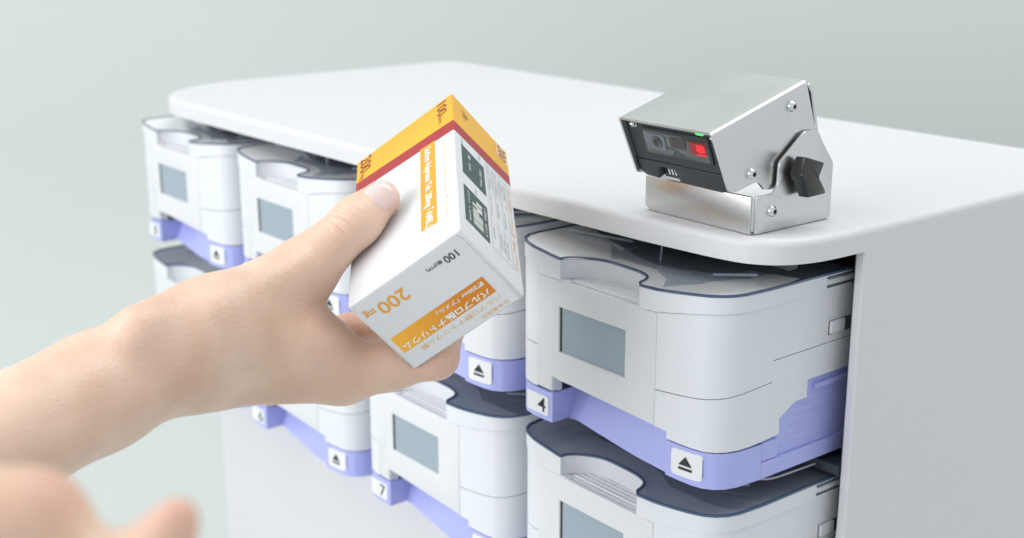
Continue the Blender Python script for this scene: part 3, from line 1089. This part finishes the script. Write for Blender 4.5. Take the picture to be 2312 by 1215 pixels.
def make_carton():
    root = thing('medicine_carton', 'white pill carton with yellow and red end held between thumb and fingers', 'carton', tuple(BV))
    A, B, Cc = BL * 1000
    r = 0.9
    sec = round_poly([(0, 0), (A, 0), (A, B), (0, B)], r, 3)
    inset = round_poly([(r * .6, r * .6), (A - r * .6, r * .6), (A - r * .6, B - r * .6), (r * .6, B - r * .6)], r * .6, 3)

    def slope(a, b):
        return 0.11 * a + 0.10 * b
    levels = [('i', 0.0), ('s', 0.25, 0), ('s', 0.8, 0), ('s', 40.0, 0), ('s', 80.3, 1), ('s', 89.2, 1), ('s', Cc - 0.7, 0), ('i', Cc)]
    bm = bmesh.new()
    rings = []
    for lv in levels:
        if lv[0] == 'i':
            rings.append([bm.verts.new(bx(a, b, lv[1])) for a, b in inset])
        elif lv[1] == 0.25:
            rings.append([bm.verts.new(bx(0.5 * (a + c), 0.5 * (b + d), lv[1])) for (a, b), (c, d) in zip(sec, inset)])
        else:
            rings.append([bm.verts.new(bx(a, b, lv[1] + (slope(a, b) if lv[2] else 0))) for a, b in sec])
    mats = [0, 0, 0, 0, 1, 2, 2]
    for k, (u, v) in enumerate(zip(rings, rings[1:])):
        for i in range(len(u)):
            f = bm.faces.new((u[i], u[(i + 1) % len(u)], v[(i + 1) % len(u)], v[i]))
            f.material_index = mats[k]
    bm.faces.new(rings[0][::-1])
    f = bm.faces.new(rings[-1])
    f.material_index = 2
    body = link('carton_body', bm_mesh('carton_body', bm, 40), ['card_white', 'card_red', 'card_yellow'], root)

    ea, eb, ec = BR[:, 0], BR[:, 1], BR[:, 2]
    # ---- end flap: a tucked card panel with rounded shoulders, slightly proud
    fl = round_poly([(1.7, 0.9), (A - 1.4, 1.7), (A - 1.2, B - 0.9), (1.9, B - 1.0)], [3.2, 1.0, 0.5, 0.5], 6)
    bm = bmesh.new()
    lo = [bm.verts.new(bx(a, b, 0.03)) for a, b in fl]
    hi = [bm.verts.new(bx(a, b, -0.30)) for a, b in fl]
    bm.faces.new(lo)
    bm.faces.new(hi[::-1])
    for i in range(len(fl)):
        bm.faces.new((lo[i], hi[i], hi[(i + 1) % len(fl)], lo[(i + 1) % len(fl)]))
    flap = link('end_flap', bm_mesh('end_flap', bm), 'card_white', root)
    # cut line round the flap
    bm = bmesh.new()
    ln = fl[:-2]
    cc = np.array([A / 2, B / 2])
    for p, q in zip(ln, ln[1:]):
        o = []
        for s in (p, q):
            v = np.array(s) - cc
            o.append(np.array(s) + v / np.linalg.norm(v) * 0.22)
        bm.faces.new([bm.verts.new(bx(*p, -0.06)), bm.verts.new(bx(*q, -0.06)), bm.verts.new(bx(*o[1], -0.06)), bm.verts.new(bx(*o[0], -0.06))])
    link('cut_line', bm_mesh('cut_line', bm), 'print_edge', flap)

    # ---- print helpers: each face has its own reading direction
    def bottom_txt(name, body_, a0, b0, w, h, material, weight=0.0, lift=0.0001):
        text_mesh(name, body_, bx(a0, b0, -0.31), ea, eb, w * 0.001, h * 0.001, material, flap, weight, lift)

    def bottom_patch(name, a0, a1, b0, b1, material, lift=0.04):
        z = -0.31 - lift
        flat_poly(name, [bx(a0, b0, z), bx(a1, b0, z), bx(a1, b1, z), bx(a0, b1, z)], material, flap)

    def side_txt(name, body_, a_top, c_start, w, h, material, weight=0.0, lift=0.0001):
        # left face: reads towards -c, upright towards -a; a_top is the foot of the letters (largest a)
        text_mesh(name, body_, bx(a_top, 0, c_start), -ec, -ea, w * 0.001, h * 0.001, material, root, weight, lift)

    def right_txt(name, body_, b_foot, c_start, w, h, material, weight=0.0, lift=0.0001):
        # right face: reads towards -c, upright towards +b
        text_mesh(name, body_, bx(0, b_foot, c_start), -ec, eb, w * 0.001, h * 0.001, material, root, weight, lift)

    def left_patch(name, a0, a1, c0, c1, material, lift=0.05, sl=0.0):
        flat_poly(name, [bx(a0, -lift, c0 + sl * a0), bx(a1, -lift, c0 + sl * a1), bx(a1, -lift, c1 + sl * a1), bx(a0, -lift, c1 + sl * a0)], material, root)

    def right_patch(name, b0, b1, c0, c1, material, lift=0.05):
        flat_poly(name, [bx(-lift, b0, c0), bx(-lift, b1, c0), bx(-lift, b1, c1), bx(-lift, b0, c1)], material, root)

    # end flap print
    bottom_patch('print_band', 6.9, 53.6, 22.2, 31.3, 'print_band')
    bottom_txt('lettering', '200', 33.6, 6.0, 13.8, 6.0, 'print_orange', 0.009)
    bottom_txt('lettering', 'mg', 48.9, 5.0, 4.9, 3.6, 'print_orange', 0.014)
    bottom_txt('lettering', '100', 7.1, 5.6, 6.2, 3.5, 'ink', 0.014)
    bottom_txt('lettering', '錠(PTP)', 14.2, 5.4, 7.4, 2.2, 'ink', 0.012)
    bottom_txt('lettering', 'バルプロ酸ナトリウム', 8.6, 27.5, 43.6, 3.3, 'print_white', 0.024, 0.0002)
    bottom_txt('lettering', '錠200mg「アメル」', 8.3, 23.2, 23.0, 2.7, 'print_white', 0.020, 0.0002)
    bottom_txt('lettering', 'バルプロ酸ナトリウム錠', 6.9, 32.9, 40.4, 2.5, 'print_light', 0.008)
    bottom_txt('lettering', '日本薬局方', 6.2, 36.9, 13.0, 1.8, 'print_light', 0.008)
    # broad face under the thumb
    left_patch('print_band', 10.5, 18.7, 14.4, 81.2, 'print_orange', sl=0.12)
    side_txt('lettering', 'Sodium Valproate Tab. 200mg「AMEL」', 17.2, 80.5, 64.0, 5.4, 'print_white', 0.024, 0.00016)
    side_txt('lettering', 'Sodium Valproate Tablets', 7.6, 78.0, 64.0, 3.6, 'print_pale', 0.010)
    side_txt('lettering', '200', 54.0, 118.0 - 4.0, 13.0, 6.4, 'print_brown', 0.010)
    side_txt('lettering', 'mg', 54.5, 100.0, 4.4, 2.6, 'print_brown', 0.0)
    side_txt('lettering', '100', 8.6, 112.5, 11.5, 5.4, 'print_brown', 0.010)
    side_txt('lettering', '錠(PTP)', 8.6, 100.5, 6.5, 2.4, 'print_brown', 0.0)
    side_txt('lettering', 'TABLETS', 55.2, 34.0, 7.0, 0.9, 'print_grey', 0.0)
    # narrow face
    right_patch('print_patch', 4.6, 20.1, 49.7, 74.0, 'print_green')
    right_patch('print_patch', 4.4, 19.8, 12.8, 40.4, 'print_green')
    right_patch('print_patch', 31.6, 40.0, 100.8, 114.6, 'print_light', 0.06)
    right_txt('lettering', '200', 33.0, 113.6, 11.5, 5.6, 'print_brown', 0.0, 0.00014)
    right_txt('lettering', '( 調 )', 6.4, 108.6, 6.6, 4.4, 'ink', 0.0)
    right_txt('lettering', '100錠  200mg', 16.0, 68.0, 14.5, 2.0, 'print_white', 0.0, 0.00014)
    right_txt('lettering', '錠  200', 8.8, 70.5, 13.0, 1.8, 'print_white', 0.0, 0.00014)
    right_txt('lettering', '(01) 1498', 6.6, 37.5, 22.0, 1.3, 'print_white', 0.0, 0.00014)
    right_txt('lettering', '1498  0213', 17.2, 37.0, 21.0, 1.3, 'print_white', 0.0, 0.00014)
    # bar code in white on green, bars as one print
    rnd = random.Random(4)
    bm = bmesh.new()
    c = 16.0
    while c < 36.0:
        w = rnd.choice((0.35, 0.6, 0.9, 1.2))
        h0, h1 = 9.6 + rnd.choice((0, 0, 2.6)), 15.8 - rnd.choice((0, 0, 2.2))
        z = -0.13
        bm.faces.new([bm.verts.new(bx(z, h0, c)), bm.verts.new(bx(z, h1, c)), bm.verts.new(bx(z, h1, c + w)), bm.verts.new(bx(z, h0, c + w))])
        c += w + rnd.choice((0.3, 0.5, 0.8))
    link('bar_code', bm_mesh('bar_code', bm), 'print_white', root)
    # ruled table with small print
    for b0 in (21.6, 26.6, 31.0, 35.0):
        right_patch('ruled_line', b0, b0 + 0.18, 12.6, 82.0, 'print_grey')
    for c0 in (12.5, 33.0, 58.0, 82.0):
        right_patch('ruled_line', 21.6, 35.1, c0, c0 + 0.22, 'print_grey')
    lines = [('製造番号  使用期限', 22.4, 80.0, 20.0), ('貯法 室温保存', 24.6, 78.0, 16.0), ('規制区分 処方箋医薬品', 27.3, 79.0, 19.0), ('注意 医師等の処方箋', 29.2, 75.0, 14.0), ('により使用すること', 31.6, 79.0, 17.0), ('成分 含量', 33.3, 76.0, 12.0),
             ('1錠中 200mg', 22.6, 55.0, 17.0), ('用法 用量', 27.4, 54.0, 12.0), ('添付文書参照', 31.8, 52.0, 13.0), ('販売元', 22.8, 30.0, 9.0), ('製造販売元', 27.4, 30.0, 12.0), ('効能 効果', 29.4, 28.0, 10.0), ('取扱い上の注意', 31.8, 29.0, 13.0)]
    for t, b0, c0, w in lines:
        right_txt('lettering', t, b0, c0, w, 1.25, 'print_grey')
    right_txt('lettering', '容器 個装', 3.0 + 1.6, 79.0, 5.0, 1.4, 'print_grey')
    right_txt('lettering', '規格', 16.5, 80.5, 4.5, 1.4, 'print_grey')
    right_txt('lettering', '使用期限', 12.0, 46.0, 4.5, 1.4, 'print_grey')
    right_txt('lettering', 'バルプロ酸ナトリウム錠', 36.0, 79.0, 40.0, 2.9, 'print_light', 0.004)
    right_txt('lettering', '200mg「アメル」', 36.0, 36.0, 23.0, 2.7, 'print_light', 0.004)
    return root


make_carton()

# ------------------------------------------------------------------ the person: two forearms with hands (bones as world points with radii)
ARM_A = [
    ((0.01724, -0.30404, -0.00072), (0.01481, -0.25634, 0.0084), 0.0205, 0.0182, 0.012),
    ((0.01481, -0.25634, 0.0084), (0.00752, -0.23024, 0.0127), 0.0182, 0.018, 0.012),
    ((0.00752, -0.23024, 0.0127), (0.0014, -0.19356, 0.01874), 0.0178, 0.017, 0.012),
    ((0.00744, -0.29624, -0.00422), (-0.00228, -0.22244, 0.0092), 0.0205, 0.018, 0.012),
    ((-0.00228, -0.22244, 0.0092), (-0.0084, -0.18576, 0.01525), 0.0178, 0.0164, 0.012),
    ((0.01011, -0.2106, 0.03438), (0.00833, -0.2043, 0.03486), 0.0088, 0.0088, 0.012),
    ((0.0014, -0.19356, 0.01874), (-0.00146, -0.17975, 0.01294), 0.0168, 0.016, 0.012),
    ((-0.0024, -0.1815, 0.00796), (0.00774, -0.12548, -0.00327), 0.0138, 0.0122, 0.012),
    ((-0.01594, -0.17321, 0.00488), (-0.01549, -0.11937, -0.00266), 0.0145, 0.0118, 0.012),
    ((-0.03207, -0.16564, 4e-05), (-0.03382, -0.11657, -0.00827), 0.016, 0.012, 0.012),
    ((-0.04246, -0.16089, -0.00489), (-0.05083, -0.11618, -0.01554), 0.015, 0.0115, 0.012),
    ((0.0014, -0.19356, 0.01874), (0.00434, -0.17874, 0.02868), 0.018, 0.0156, 0.012),
    ((0.00434, -0.17874, 0.02868), (-0.00446, -0.13295, 0.04025), 0.0156, 0.0126, 0.012),
    ((0.00102, -0.16734, 0.01879), (-0.00544, -0.13503, 0.01603), 0.0138, 0.0098, 0.014),
    ((0.00396, -0.15377, 0.01112), (0.00433, -0.13014, 0.00703), 0.0138, 0.0118, 0.01),
    ((0.01351, -0.18402, 0.03658), (0.00265, -0.13764, 0.04519), 0.004, 0.0035, 0.008),
    ((-0.00446, -0.13295, 0.04025), (-0.00022, -0.12307, 0.04953), 0.0117, 0.0095, 0.007),
    ((-0.00022, -0.12307, 0.04953), (0.00326, -0.11498, 0.05712), 0.0095, 0.0096, 0.005),
    ((0.00326, -0.11498, 0.05712), (0.00278, -0.11142, 0.05909), 0.0096, 0.0095, 0.004),
    ((0.00278, -0.11142, 0.05909), (0.00368, -0.10124, 0.06614), 0.0095, 0.0078, 0.004),
    ((0.00774, -0.12548, -0.00327), (0.01875, -0.10945, -0.00021), 0.0116, 0.01, 0.007),
    ((0.01875, -0.10945, -0.00021), (0.02976, -0.09343, 0.00285), 0.01, 0.0088, 0.005),
    ((0.02976, -0.09343, 0.00285), (0.01553, -0.07685, 0.01166), 0.009, 0.008, 0.004),
    ((0.01553, -0.07685, 0.01166), (0.006, -0.06248, 0.02374), 0.0078, 0.0066, 0.004),
    ((-0.01549, -0.11937, -0.00266), (-0.02721, -0.10118, 0.0001), 0.0118, 0.0082, 0.006),
    ((-0.02721, -0.10118, 0.0001), (0.0038, -0.07041, 0.01285), 0.008, 0.0078, 0.004),
    ((0.0038, -0.07041, 0.01285), (-0.00285, -0.05747, 0.02496), 0.0078, 0.0066, 0.004),
    ((-0.03395, -0.11875, -0.00906), (-0.04327, -0.10116, -0.01806), 0.0115, 0.0088, 0.005),
    ((-0.04327, -0.10116, -0.01806), (-0.03211, -0.09174, -0.02088), 0.0085, 0.0076, 0.003),
    ((-0.03211, -0.09174, -0.02088), (-0.02008, -0.08876, -0.01816), 0.0075, 0.0064, 0.003),
    ((-0.05052, -0.11749, -0.01559), (-0.05999, -0.10217, -0.02554), 0.0105, 0.0078, 0.005),
    ((-0.05999, -0.10217, -0.02554), (-0.05223, -0.09386, -0.02873), 0.0075, 0.0068, 0.003),
    ((-0.05223, -0.09386, -0.02873), (-0.04214, -0.09043, -0.02706), 0.0066, 0.0058, 0.003),
]
ARM_B = [
    ((0.23234, -0.35911, 0.0774), (0.24702, -0.33785, 0.08371), 0.01488, 0.01271, 0.005),
    ((0.24696, -0.3378, 0.08398), (0.25222, -0.32954, 0.08769), 0.012896, 0.008308, 0.005),
    ((0.25018, -0.33672, 0.07736), (0.25777, -0.32813, 0.07528), 0.01116, 0.00868, 0.005),
    ((0.25237, -0.32947, 0.08742), (0.25905, -0.3253, 0.07803), 0.0076879999999999995, 0.0066960000000000006, 0.005),
    ((0.25968, -0.32599, 0.07472), (0.26512, -0.31659, 0.08043), 0.00775, 0.00651, 0.006),
    ((0.26512, -0.31659, 0.08043), (0.26638, -0.31209, 0.08698), 0.006076, 0.003968, 0.004),
    ((0.26638, -0.31209, 0.08698), (0.26661, -0.31099, 0.08877), 0.003968, 0.0031, 0.003),
    ((0.26016, -0.32637, 0.07252), (0.26611, -0.32014, 0.06975), 0.00744, 0.00558, 0.006),
]
THUMB_IP = (0.00326, -0.11498, 0.05712)
THUMB_TIP = (0.00368, -0.10124, 0.06614)
NAIL_N = (0.66944, -0.66679, 0.32747)
CREASES = [[(-0.00937, -0.11667, 0.05874), (-0.00694, -0.11393, 0.05803), (-0.00416, -0.11124, 0.05627), (-0.00146, -0.10895, 0.05380)], [(-0.00914, -0.11732, 0.05663), (-0.00701, -0.11528, 0.05521), (-0.00476, -0.11333, 0.05327), (-0.00259, -0.11179, 0.05063)], [(-0.00785, -0.11413, 0.06015), (-0.00512, -0.11117, 0.05908), (-0.00215, -0.10840, 0.05697)], [(-0.00959, -0.11884, 0.05452), (-0.00769, -0.11708, 0.05310), (-0.00586, -0.11574, 0.05099)], [(-0.00459, -0.10925, 0.06190), (-0.00170, -0.10641, 0.06013), (0.00036, -0.10478, 0.05802)]]
FLUSH = [((0.00368, -0.10124, 0.06614), 0.011, 0.35), ((0.00326, -0.11498, 0.05712), 0.01, 0.22), ((0.01984, -0.13197, 0.00412), 0.018, 0.2), ((0.02976, -0.09343, 0.00285), 0.018, 0.3), ((-0.02310, -0.10366, 0.00167), 0.014, 0.55), ((0.00933, -0.13558, 0.02548), 0.012, 0.3), ((0.01362, -0.21155, 0.03732), 0.02, 0.15), ((0.25772, -0.32546, 0.09588), 0.006, 0.5), ((0.26631, -0.31078, 0.08969), 0.007, 0.35)]
CREASE_DEPTH = (0.00055, 0.00050, 0.00035, 0.00028, 0.00022)
VIEW_SIDE = (0.75332, -0.60014, 0.26896)


def sdf_capsule(p, a, b, r1, r2):
    ba = b - a
    t = np.clip(((p - a) @ ba) / (ba @ ba), 0, 1)
    q = p - a - t[..., None] * ba
    return np.sqrt((q * q).sum(-1)) - (r1 + (r2 - r1) * t)


def smin(a, b, k):
    h = np.maximum(k - np.abs(a - b), 0) / k
    return np.minimum(a, b) - h * h * k * 0.25


class Field:
    """Signed distance on a grid; bones are blended together so the arm is one continuous skin."""

    def __init__(self, prims, h):
        self.h = h
        lo = np.min([np.minimum(np.array(p[0]) - p[2], np.array(p[1]) - p[3]) for p in prims], 0) - 0.006
        hi = np.max([np.maximum(np.array(p[0]) + p[2], np.array(p[1]) + p[3]) for p in prims], 0) + 0.006
        self.lo = lo
        self.n = np.ceil((hi - lo) / h).astype(int) + 1
        self.F = np.full(self.n, 0.02, np.float32)
        for a, b, r1, r2, k in prims:
            self.add(np.array(a), np.array(b), r1, r2, k)

    def window(self, lo, hi):
        i0 = np.maximum(((lo - self.lo) / self.h).astype(int), 0)
        i1 = np.minimum(((hi - self.lo) / self.h).astype(int) + 2, self.n)
        ax = [self.lo[d] + self.h * np.arange(i0[d], i1[d]) for d in range(3)]
        g = np.stack(np.meshgrid(*ax, indexing='ij'), -1)
        return tuple(slice(i0[d], i1[d]) for d in range(3)), g

    def add(self, a, b, r1, r2, k):
        R_ = max(r1, r2) + k + 0.004
        w, g = self.window(np.minimum(a, b) - R_, np.maximum(a, b) + R_)
        d = sdf_capsule(g, a, b, r1, r2).astype(np.float32)
        self.F[w] = smin(self.F[w], d, k)

    def cut_box(self, V, R_, L, gap):
        cs = np.array([V + R_ @ (np.array([i, j, k]) * L) for i in (0, 1) for j in (0, 1) for k in (0, 1)])
        w, g = self.window(cs.min(0) - 0.004, cs.max(0) + 0.004)
        q = (g - V) @ R_ - L / 2
        q = np.abs(q) - L / 2
        d = np.sqrt((np.maximum(q, 0) ** 2).sum(-1)) + np.minimum(q.max(-1), 0)
        self.F[w] = -smin(-self.F[w], (d - gap).astype(np.float32), 0.0012)

    def sample(self, P):
        q = (np.asarray(P) - self.lo) / self.h
        i = np.clip(np.floor(q).astype(int), 0, self.n - 2)
        f = q - i
        out = 0
        for dx in (0, 1):
            for dy in (0, 1):
                for dz in (0, 1):
                    w = (f[..., 0] if dx else 1 - f[..., 0]) * (f[..., 1] if dy else 1 - f[..., 1]) * (f[..., 2] if dz else 1 - f[..., 2])
                    out = out + w * self.F[i[..., 0] + dx, i[..., 1] + dy, i[..., 2] + dz]
        return out

    def mesh(self):
        """Naive surface nets."""
        F = self.F
        s = F < 0
        c = np.zeros(np.array(F.shape) - 1, np.uint8)
        for dx in (0, 1):
            for dy in (0, 1):
                for dz in (0, 1):
                    c += s[dx:F.shape[0] - 1 + dx, dy:F.shape[1] - 1 + dy, dz:F.shape[2] - 1 + dz]
        act = (c > 0) & (c < 8)
        idx = np.argwhere(act)
        num = -np.ones(act.shape, np.int64)
        num[act] = np.arange(len(idx))
        acc = np.zeros((len(idx), 3))
        cnt = np.zeros(len(idx))
        cor = [(x, y, z) for x in (0, 1) for y in (0, 1) for z in (0, 1)]
        for i, a in enumerate(cor):
            for b in cor[i + 1:]:
                if sum(abs(p - q) for p, q in zip(a, b)) != 1:
                    continue
                fa = F[idx[:, 0] + a[0], idx[:, 1] + a[1], idx[:, 2] + a[2]]
                fb = F[idx[:, 0] + b[0], idx[:, 1] + b[1], idx[:, 2] + b[2]]
                x = (fa < 0) != (fb < 0)
                t = fa[x] / (fa[x] - fb[x])
                acc[x] += np.array(a) + t[:, None] * (np.array(b) - np.array(a))
                cnt[x] += 1
        V = self.lo + self.h * (idx + acc / cnt[:, None])
        faces = []
        for ax in range(3):
            o1, o2 = [(1, 2), (2, 0), (0, 1)][ax]
            sl0 = [slice(None)] * 3
            sl1 = [slice(None)] * 3
            sl0[ax] = slice(0, -1)
            sl1[ax] = slice(1, None)
            e = s[tuple(sl0)] != s[tuple(sl1)]
            q = np.argwhere(e)
            q = q[(q[:, o1] > 0) & (q[:, o2] > 0) & (q[:, o1] < act.shape[o1]) & (q[:, o2] < act.shape[o2])]
            flip = s[tuple(q.T)]
            d1 = np.zeros(3, int)
            d2 = np.zeros(3, int)
            d1[o1] = 1
            d2[o2] = 1
            qs = [num[tuple((q - d1 - d2).T)], num[tuple((q - d2).T)], num[tuple(q.T)], num[tuple((q - d1).T)]]
            f = np.stack(qs, 1)
            f[~flip] = f[~flip][:, ::-1]
            faces.append(f)
        return V, np.concatenate(faces)


def relax(V, Fc, n, lam=0.5):
    e = np.concatenate([Fc[:, [0, 1]], Fc[:, [1, 2]], Fc[:, [2, 3]], Fc[:, [3, 0]]])
    for _ in range(n):
        acc = np.zeros_like(V)
        cnt = np.zeros(len(V))
        for a, b in ((0, 1), (1, 0)):
            for d in range(3):
                acc[:, d] += np.bincount(e[:, a], V[e[:, b], d], len(V))
            cnt += np.bincount(e[:, a], minlength=len(V))
        V = V + lam * (acc / cnt[:, None] - V)
    return V


def skin_material():
    ma = bpy.data.materials.new('skin')
    ma.use_nodes = True
    nt = ma.node_tree
    b = nt.nodes['Principled BSDF']
    tc = nt.nodes.new('ShaderNodeTexCoord')
    n = nt.nodes.new('ShaderNodeTexNoise')
    n.inputs['Scale'].default_value = 38
    n.inputs['Detail'].default_value = 6
    nt.links.new(tc.outputs['Object'], n.inputs['Vector'])
    cr = nt.nodes.new('ShaderNodeValToRGB')
    cr.color_ramp.elements[0].position = 0.30
    cr.color_ramp.elements[0].color = (0.66, 0.432, 0.312, 1)
    cr.color_ramp.elements[1].position = 0.68
    cr.color_ramp.elements[1].color = (0.775, 0.565, 0.44, 1)
    nt.links.new(n.outputs['Fac'], cr.inputs['Fac'])
    at = nt.nodes.new('ShaderNodeAttribute')
    at.attribute_name = 'flush'
    mx = nt.nodes.new('ShaderNodeMix')
    mx.data_type = 'RGBA'
    mx.inputs['B'].default_value = (0.62, 0.27, 0.20, 1)
    nt.links.new(at.outputs['Fac'], mx.inputs['Factor'])
    nt.links.new(cr.outputs['Color'], mx.inputs['A'])
    nt.links.new(mx.outputs['Result'], b.inputs['Base Color'])
    b.inputs['Roughness'].default_value = 0.40
    b.inputs['Specular IOR Level'].default_value = 0.62
    b.inputs['Subsurface Weight'].default_value = 0.35
    b.inputs['Subsurface Radius'].default_value = (1.0, 0.36, 0.18)
    b.inputs['Subsurface Scale'].default_value = 0.004
    v = nt.nodes.new('ShaderNodeTexVoronoi')
    v.inputs['Scale'].default_value = 900
    nt.links.new(tc.outputs['Object'], v.inputs['Vector'])
    n3 = nt.nodes.new('ShaderNodeTexNoise')
    n3.inputs['Scale'].default_value = 160
    n3.inputs['Detail'].default_value = 4
    nt.links.new(tc.outputs['Object'], n3.inputs['Vector'])
    ad = nt.nodes.new('ShaderNodeMath')
    ad.operation = 'ADD'
    nt.links.new(v.outputs['Distance'], ad.inputs[0])
    nt.links.new(n3.outputs['Fac'], ad.inputs[1])
    bp = nt.nodes.new('ShaderNodeBump')
    bp.inputs['Strength'].default_value = 0.26
    bp.inputs['Distance'].default_value = 0.0006
    nt.links.new(ad.outputs[0], bp.inputs['Height'])
    nt.links.new(bp.outputs['Normal'], b.inputs['Normal'])
    return ma


M['skin'] = skin_material()
M['nail'] = mat('nail', (0.74, 0.575, 0.545), 0.24, coat=0.25, bump=0.02, bscale=500)


def make_person():
    base = np.array(ARM_A[0][0])
    root = thing('person', 'bare forearm and hand gripping the carton, a blurred second hand below', 'person', tuple(base))

    def skin_mesh(name, V, Fc, parent):
        me = bpy.data.meshes.new(name)
        me.from_pydata((V - base).tolist(), [], Fc.tolist())
        me.update()
        me.shade_smooth()
        fl = np.zeros(len(V))
        for p, r, w in FLUSH:
            fl = np.maximum(fl, w * np.exp(-(np.linalg.norm(V - np.array(p), axis=1) / r) ** 2))
        at = me.attributes.new('flush', 'FLOAT', 'POINT')
        at.data.foreach_set('value', fl.astype(np.float32))
        return link(name, me, 'skin', parent)

    fld = Field(ARM_A, 0.0011)
    fld.cut_box(BV, BR, BL, 0.0001)
    V, Fc = fld.mesh()
    V = relax(V, Fc, 4, 0.5)
    arm = skin_mesh('arm', V, Fc, root)
    # knuckle creases pressed into the skin of the thumb joint, on a finer patch of mesh
    side = np.array(VIEW_SIDE)
    ipv = np.array(THUMB_IP)
    b = bmesh.new()
    b.from_mesh(arm.data)
    for v in b.verts:
        q = np.array(v.co) + base - ipv
        v.select = bool(np.linalg.norm(q) < 0.017 and q @ side > 0.002)
    ed = [e for e in b.edges if e.verts[0].select and e.verts[1].select]
    bmesh.ops.subdivide_edges(b, edges=ed, cuts=2, use_grid_fill=True, smooth=0.6)
    W = np.array([v.co[:] for v in b.verts]) + base
    near = np.where((np.linalg.norm(W - ipv, axis=1) < 0.02) & ((W - ipv) @ side > 0))[0]
    disp = np.zeros(len(near))
    for line, deep in zip(CREASES, CREASE_DEPTH):
        pts = []
        for p, q in zip(line, line[1:]):
            for t in np.linspace(0, 1, 12, endpoint=False):
                pts.append(np.array(p) * (1 - t) + np.array(q) * t)
        pts = np.array(pts)
        d = W[near][:, None] - pts[None]
        d = d - (d @ side)[..., None] * side
        dist = np.linalg.norm(d, axis=2)
        fade = np.sin(np.pi * (np.argmin(dist, 1) + 0.5) / len(pts)) ** 0.6
        m = dist.min(1)
        disp += fade * deep * (np.exp(-(m / 0.00038) ** 2) - 0.32 * np.exp(-((m - 0.0010) / 0.0006) ** 2))
    for k, dd in zip(near, disp):
        b.verts.ensure_lookup_table()
        b.verts[int(k)].co -= Vector(side * dd)
    b.to_mesh(arm.data)
    b.free()
    arm.data.shade_smooth()
    fl = np.zeros(len(W))
    for p, r, w in FLUSH:
        fl = np.maximum(fl, w * np.exp(-(np.linalg.norm(W - np.array(p), axis=1) / r) ** 2))
    arm.data.attributes['flush'].data.foreach_set('value', fl.astype(np.float32))

    # thumb nail: a curved plate laid on the skin of the last joint
    ip, tip, N = (np.array(x) for x in (THUMB_IP, THUMB_TIP, NAIL_N))
    T = (tip - ip) / np.linalg.norm(tip - ip)
    N = N - T * (N @ T)
    N /= np.linalg.norm(N)
    Bn = np.cross(T, N)
    nu, nv = 22, 18
    grid = []
    for i in range(nu + 1):
        u = i / nu
        s = -0.0062 + 0.0138 * u
        w = math.radians(54) * (1 - max(0, (0.30 - u) / 0.30) ** 2.2 * 0.42) * (1 - max(0, (u - 0.72) / 0.28) ** 2.4 * 0.62)
        row = []
        for j in range(nv + 1):
            ph = (2 * j / nv - 1) * w
            c = tip + T * min(s, 0.0012)
            dr = N * math.cos(ph) + Bn * math.sin(ph) + T * max(0, s - 0.0012) / 0.0072
            dr /= np.linalg.norm(dr)
            rr = np.linspace(0.003, 0.014, 120)
            val = fld.sample(c + rr[:, None] * dr)
            k = int(np.argmax(val > 0))
            edge = max(abs(2 * j / nv - 1), abs(2 * u - 1))
            lift = 0.00045 - 0.00075 * max(0, edge - 0.72) / 0.28
            row.append(c + dr * (rr[k] + lift))
        grid.append(row)
    G = np.array(grid).reshape(-1, 3)
    G = G - base
    fc = [(i * (nv + 1) + j, i * (nv + 1) + j + 1, (i + 1) * (nv + 1) + j + 1, (i + 1) * (nv + 1) + j) for i in range(nu) for j in range(nv)]
    me = bpy.data.meshes.new('thumb_nail')
    me.from_pydata(G.tolist(), [], fc)
    b = bmesh.new()
    b.from_mesh(me)
    bmesh.ops.recalc_face_normals(b, faces=b.faces[:])
    if sum(f.normal.dot(Vector(N)) for f in b.faces) < 0:
        bmesh.ops.reverse_faces(b, faces=b.faces[:])
    bmesh.ops.smooth_vert(b, verts=b.verts[:], factor=0.5, use_axis_x=True, use_axis_y=True, use_axis_z=True)
    b.to_mesh(me)
    b.free()
    me.shade_smooth()
    link('thumb_nail', me, 'nail', arm)

    fld2 = Field(ARM_B, 0.0016)
    V, Fc = fld2.mesh()
    V = relax(V, Fc, 4, 0.5)
    skin_mesh('arm', V, Fc, root)
    return root


make_person()
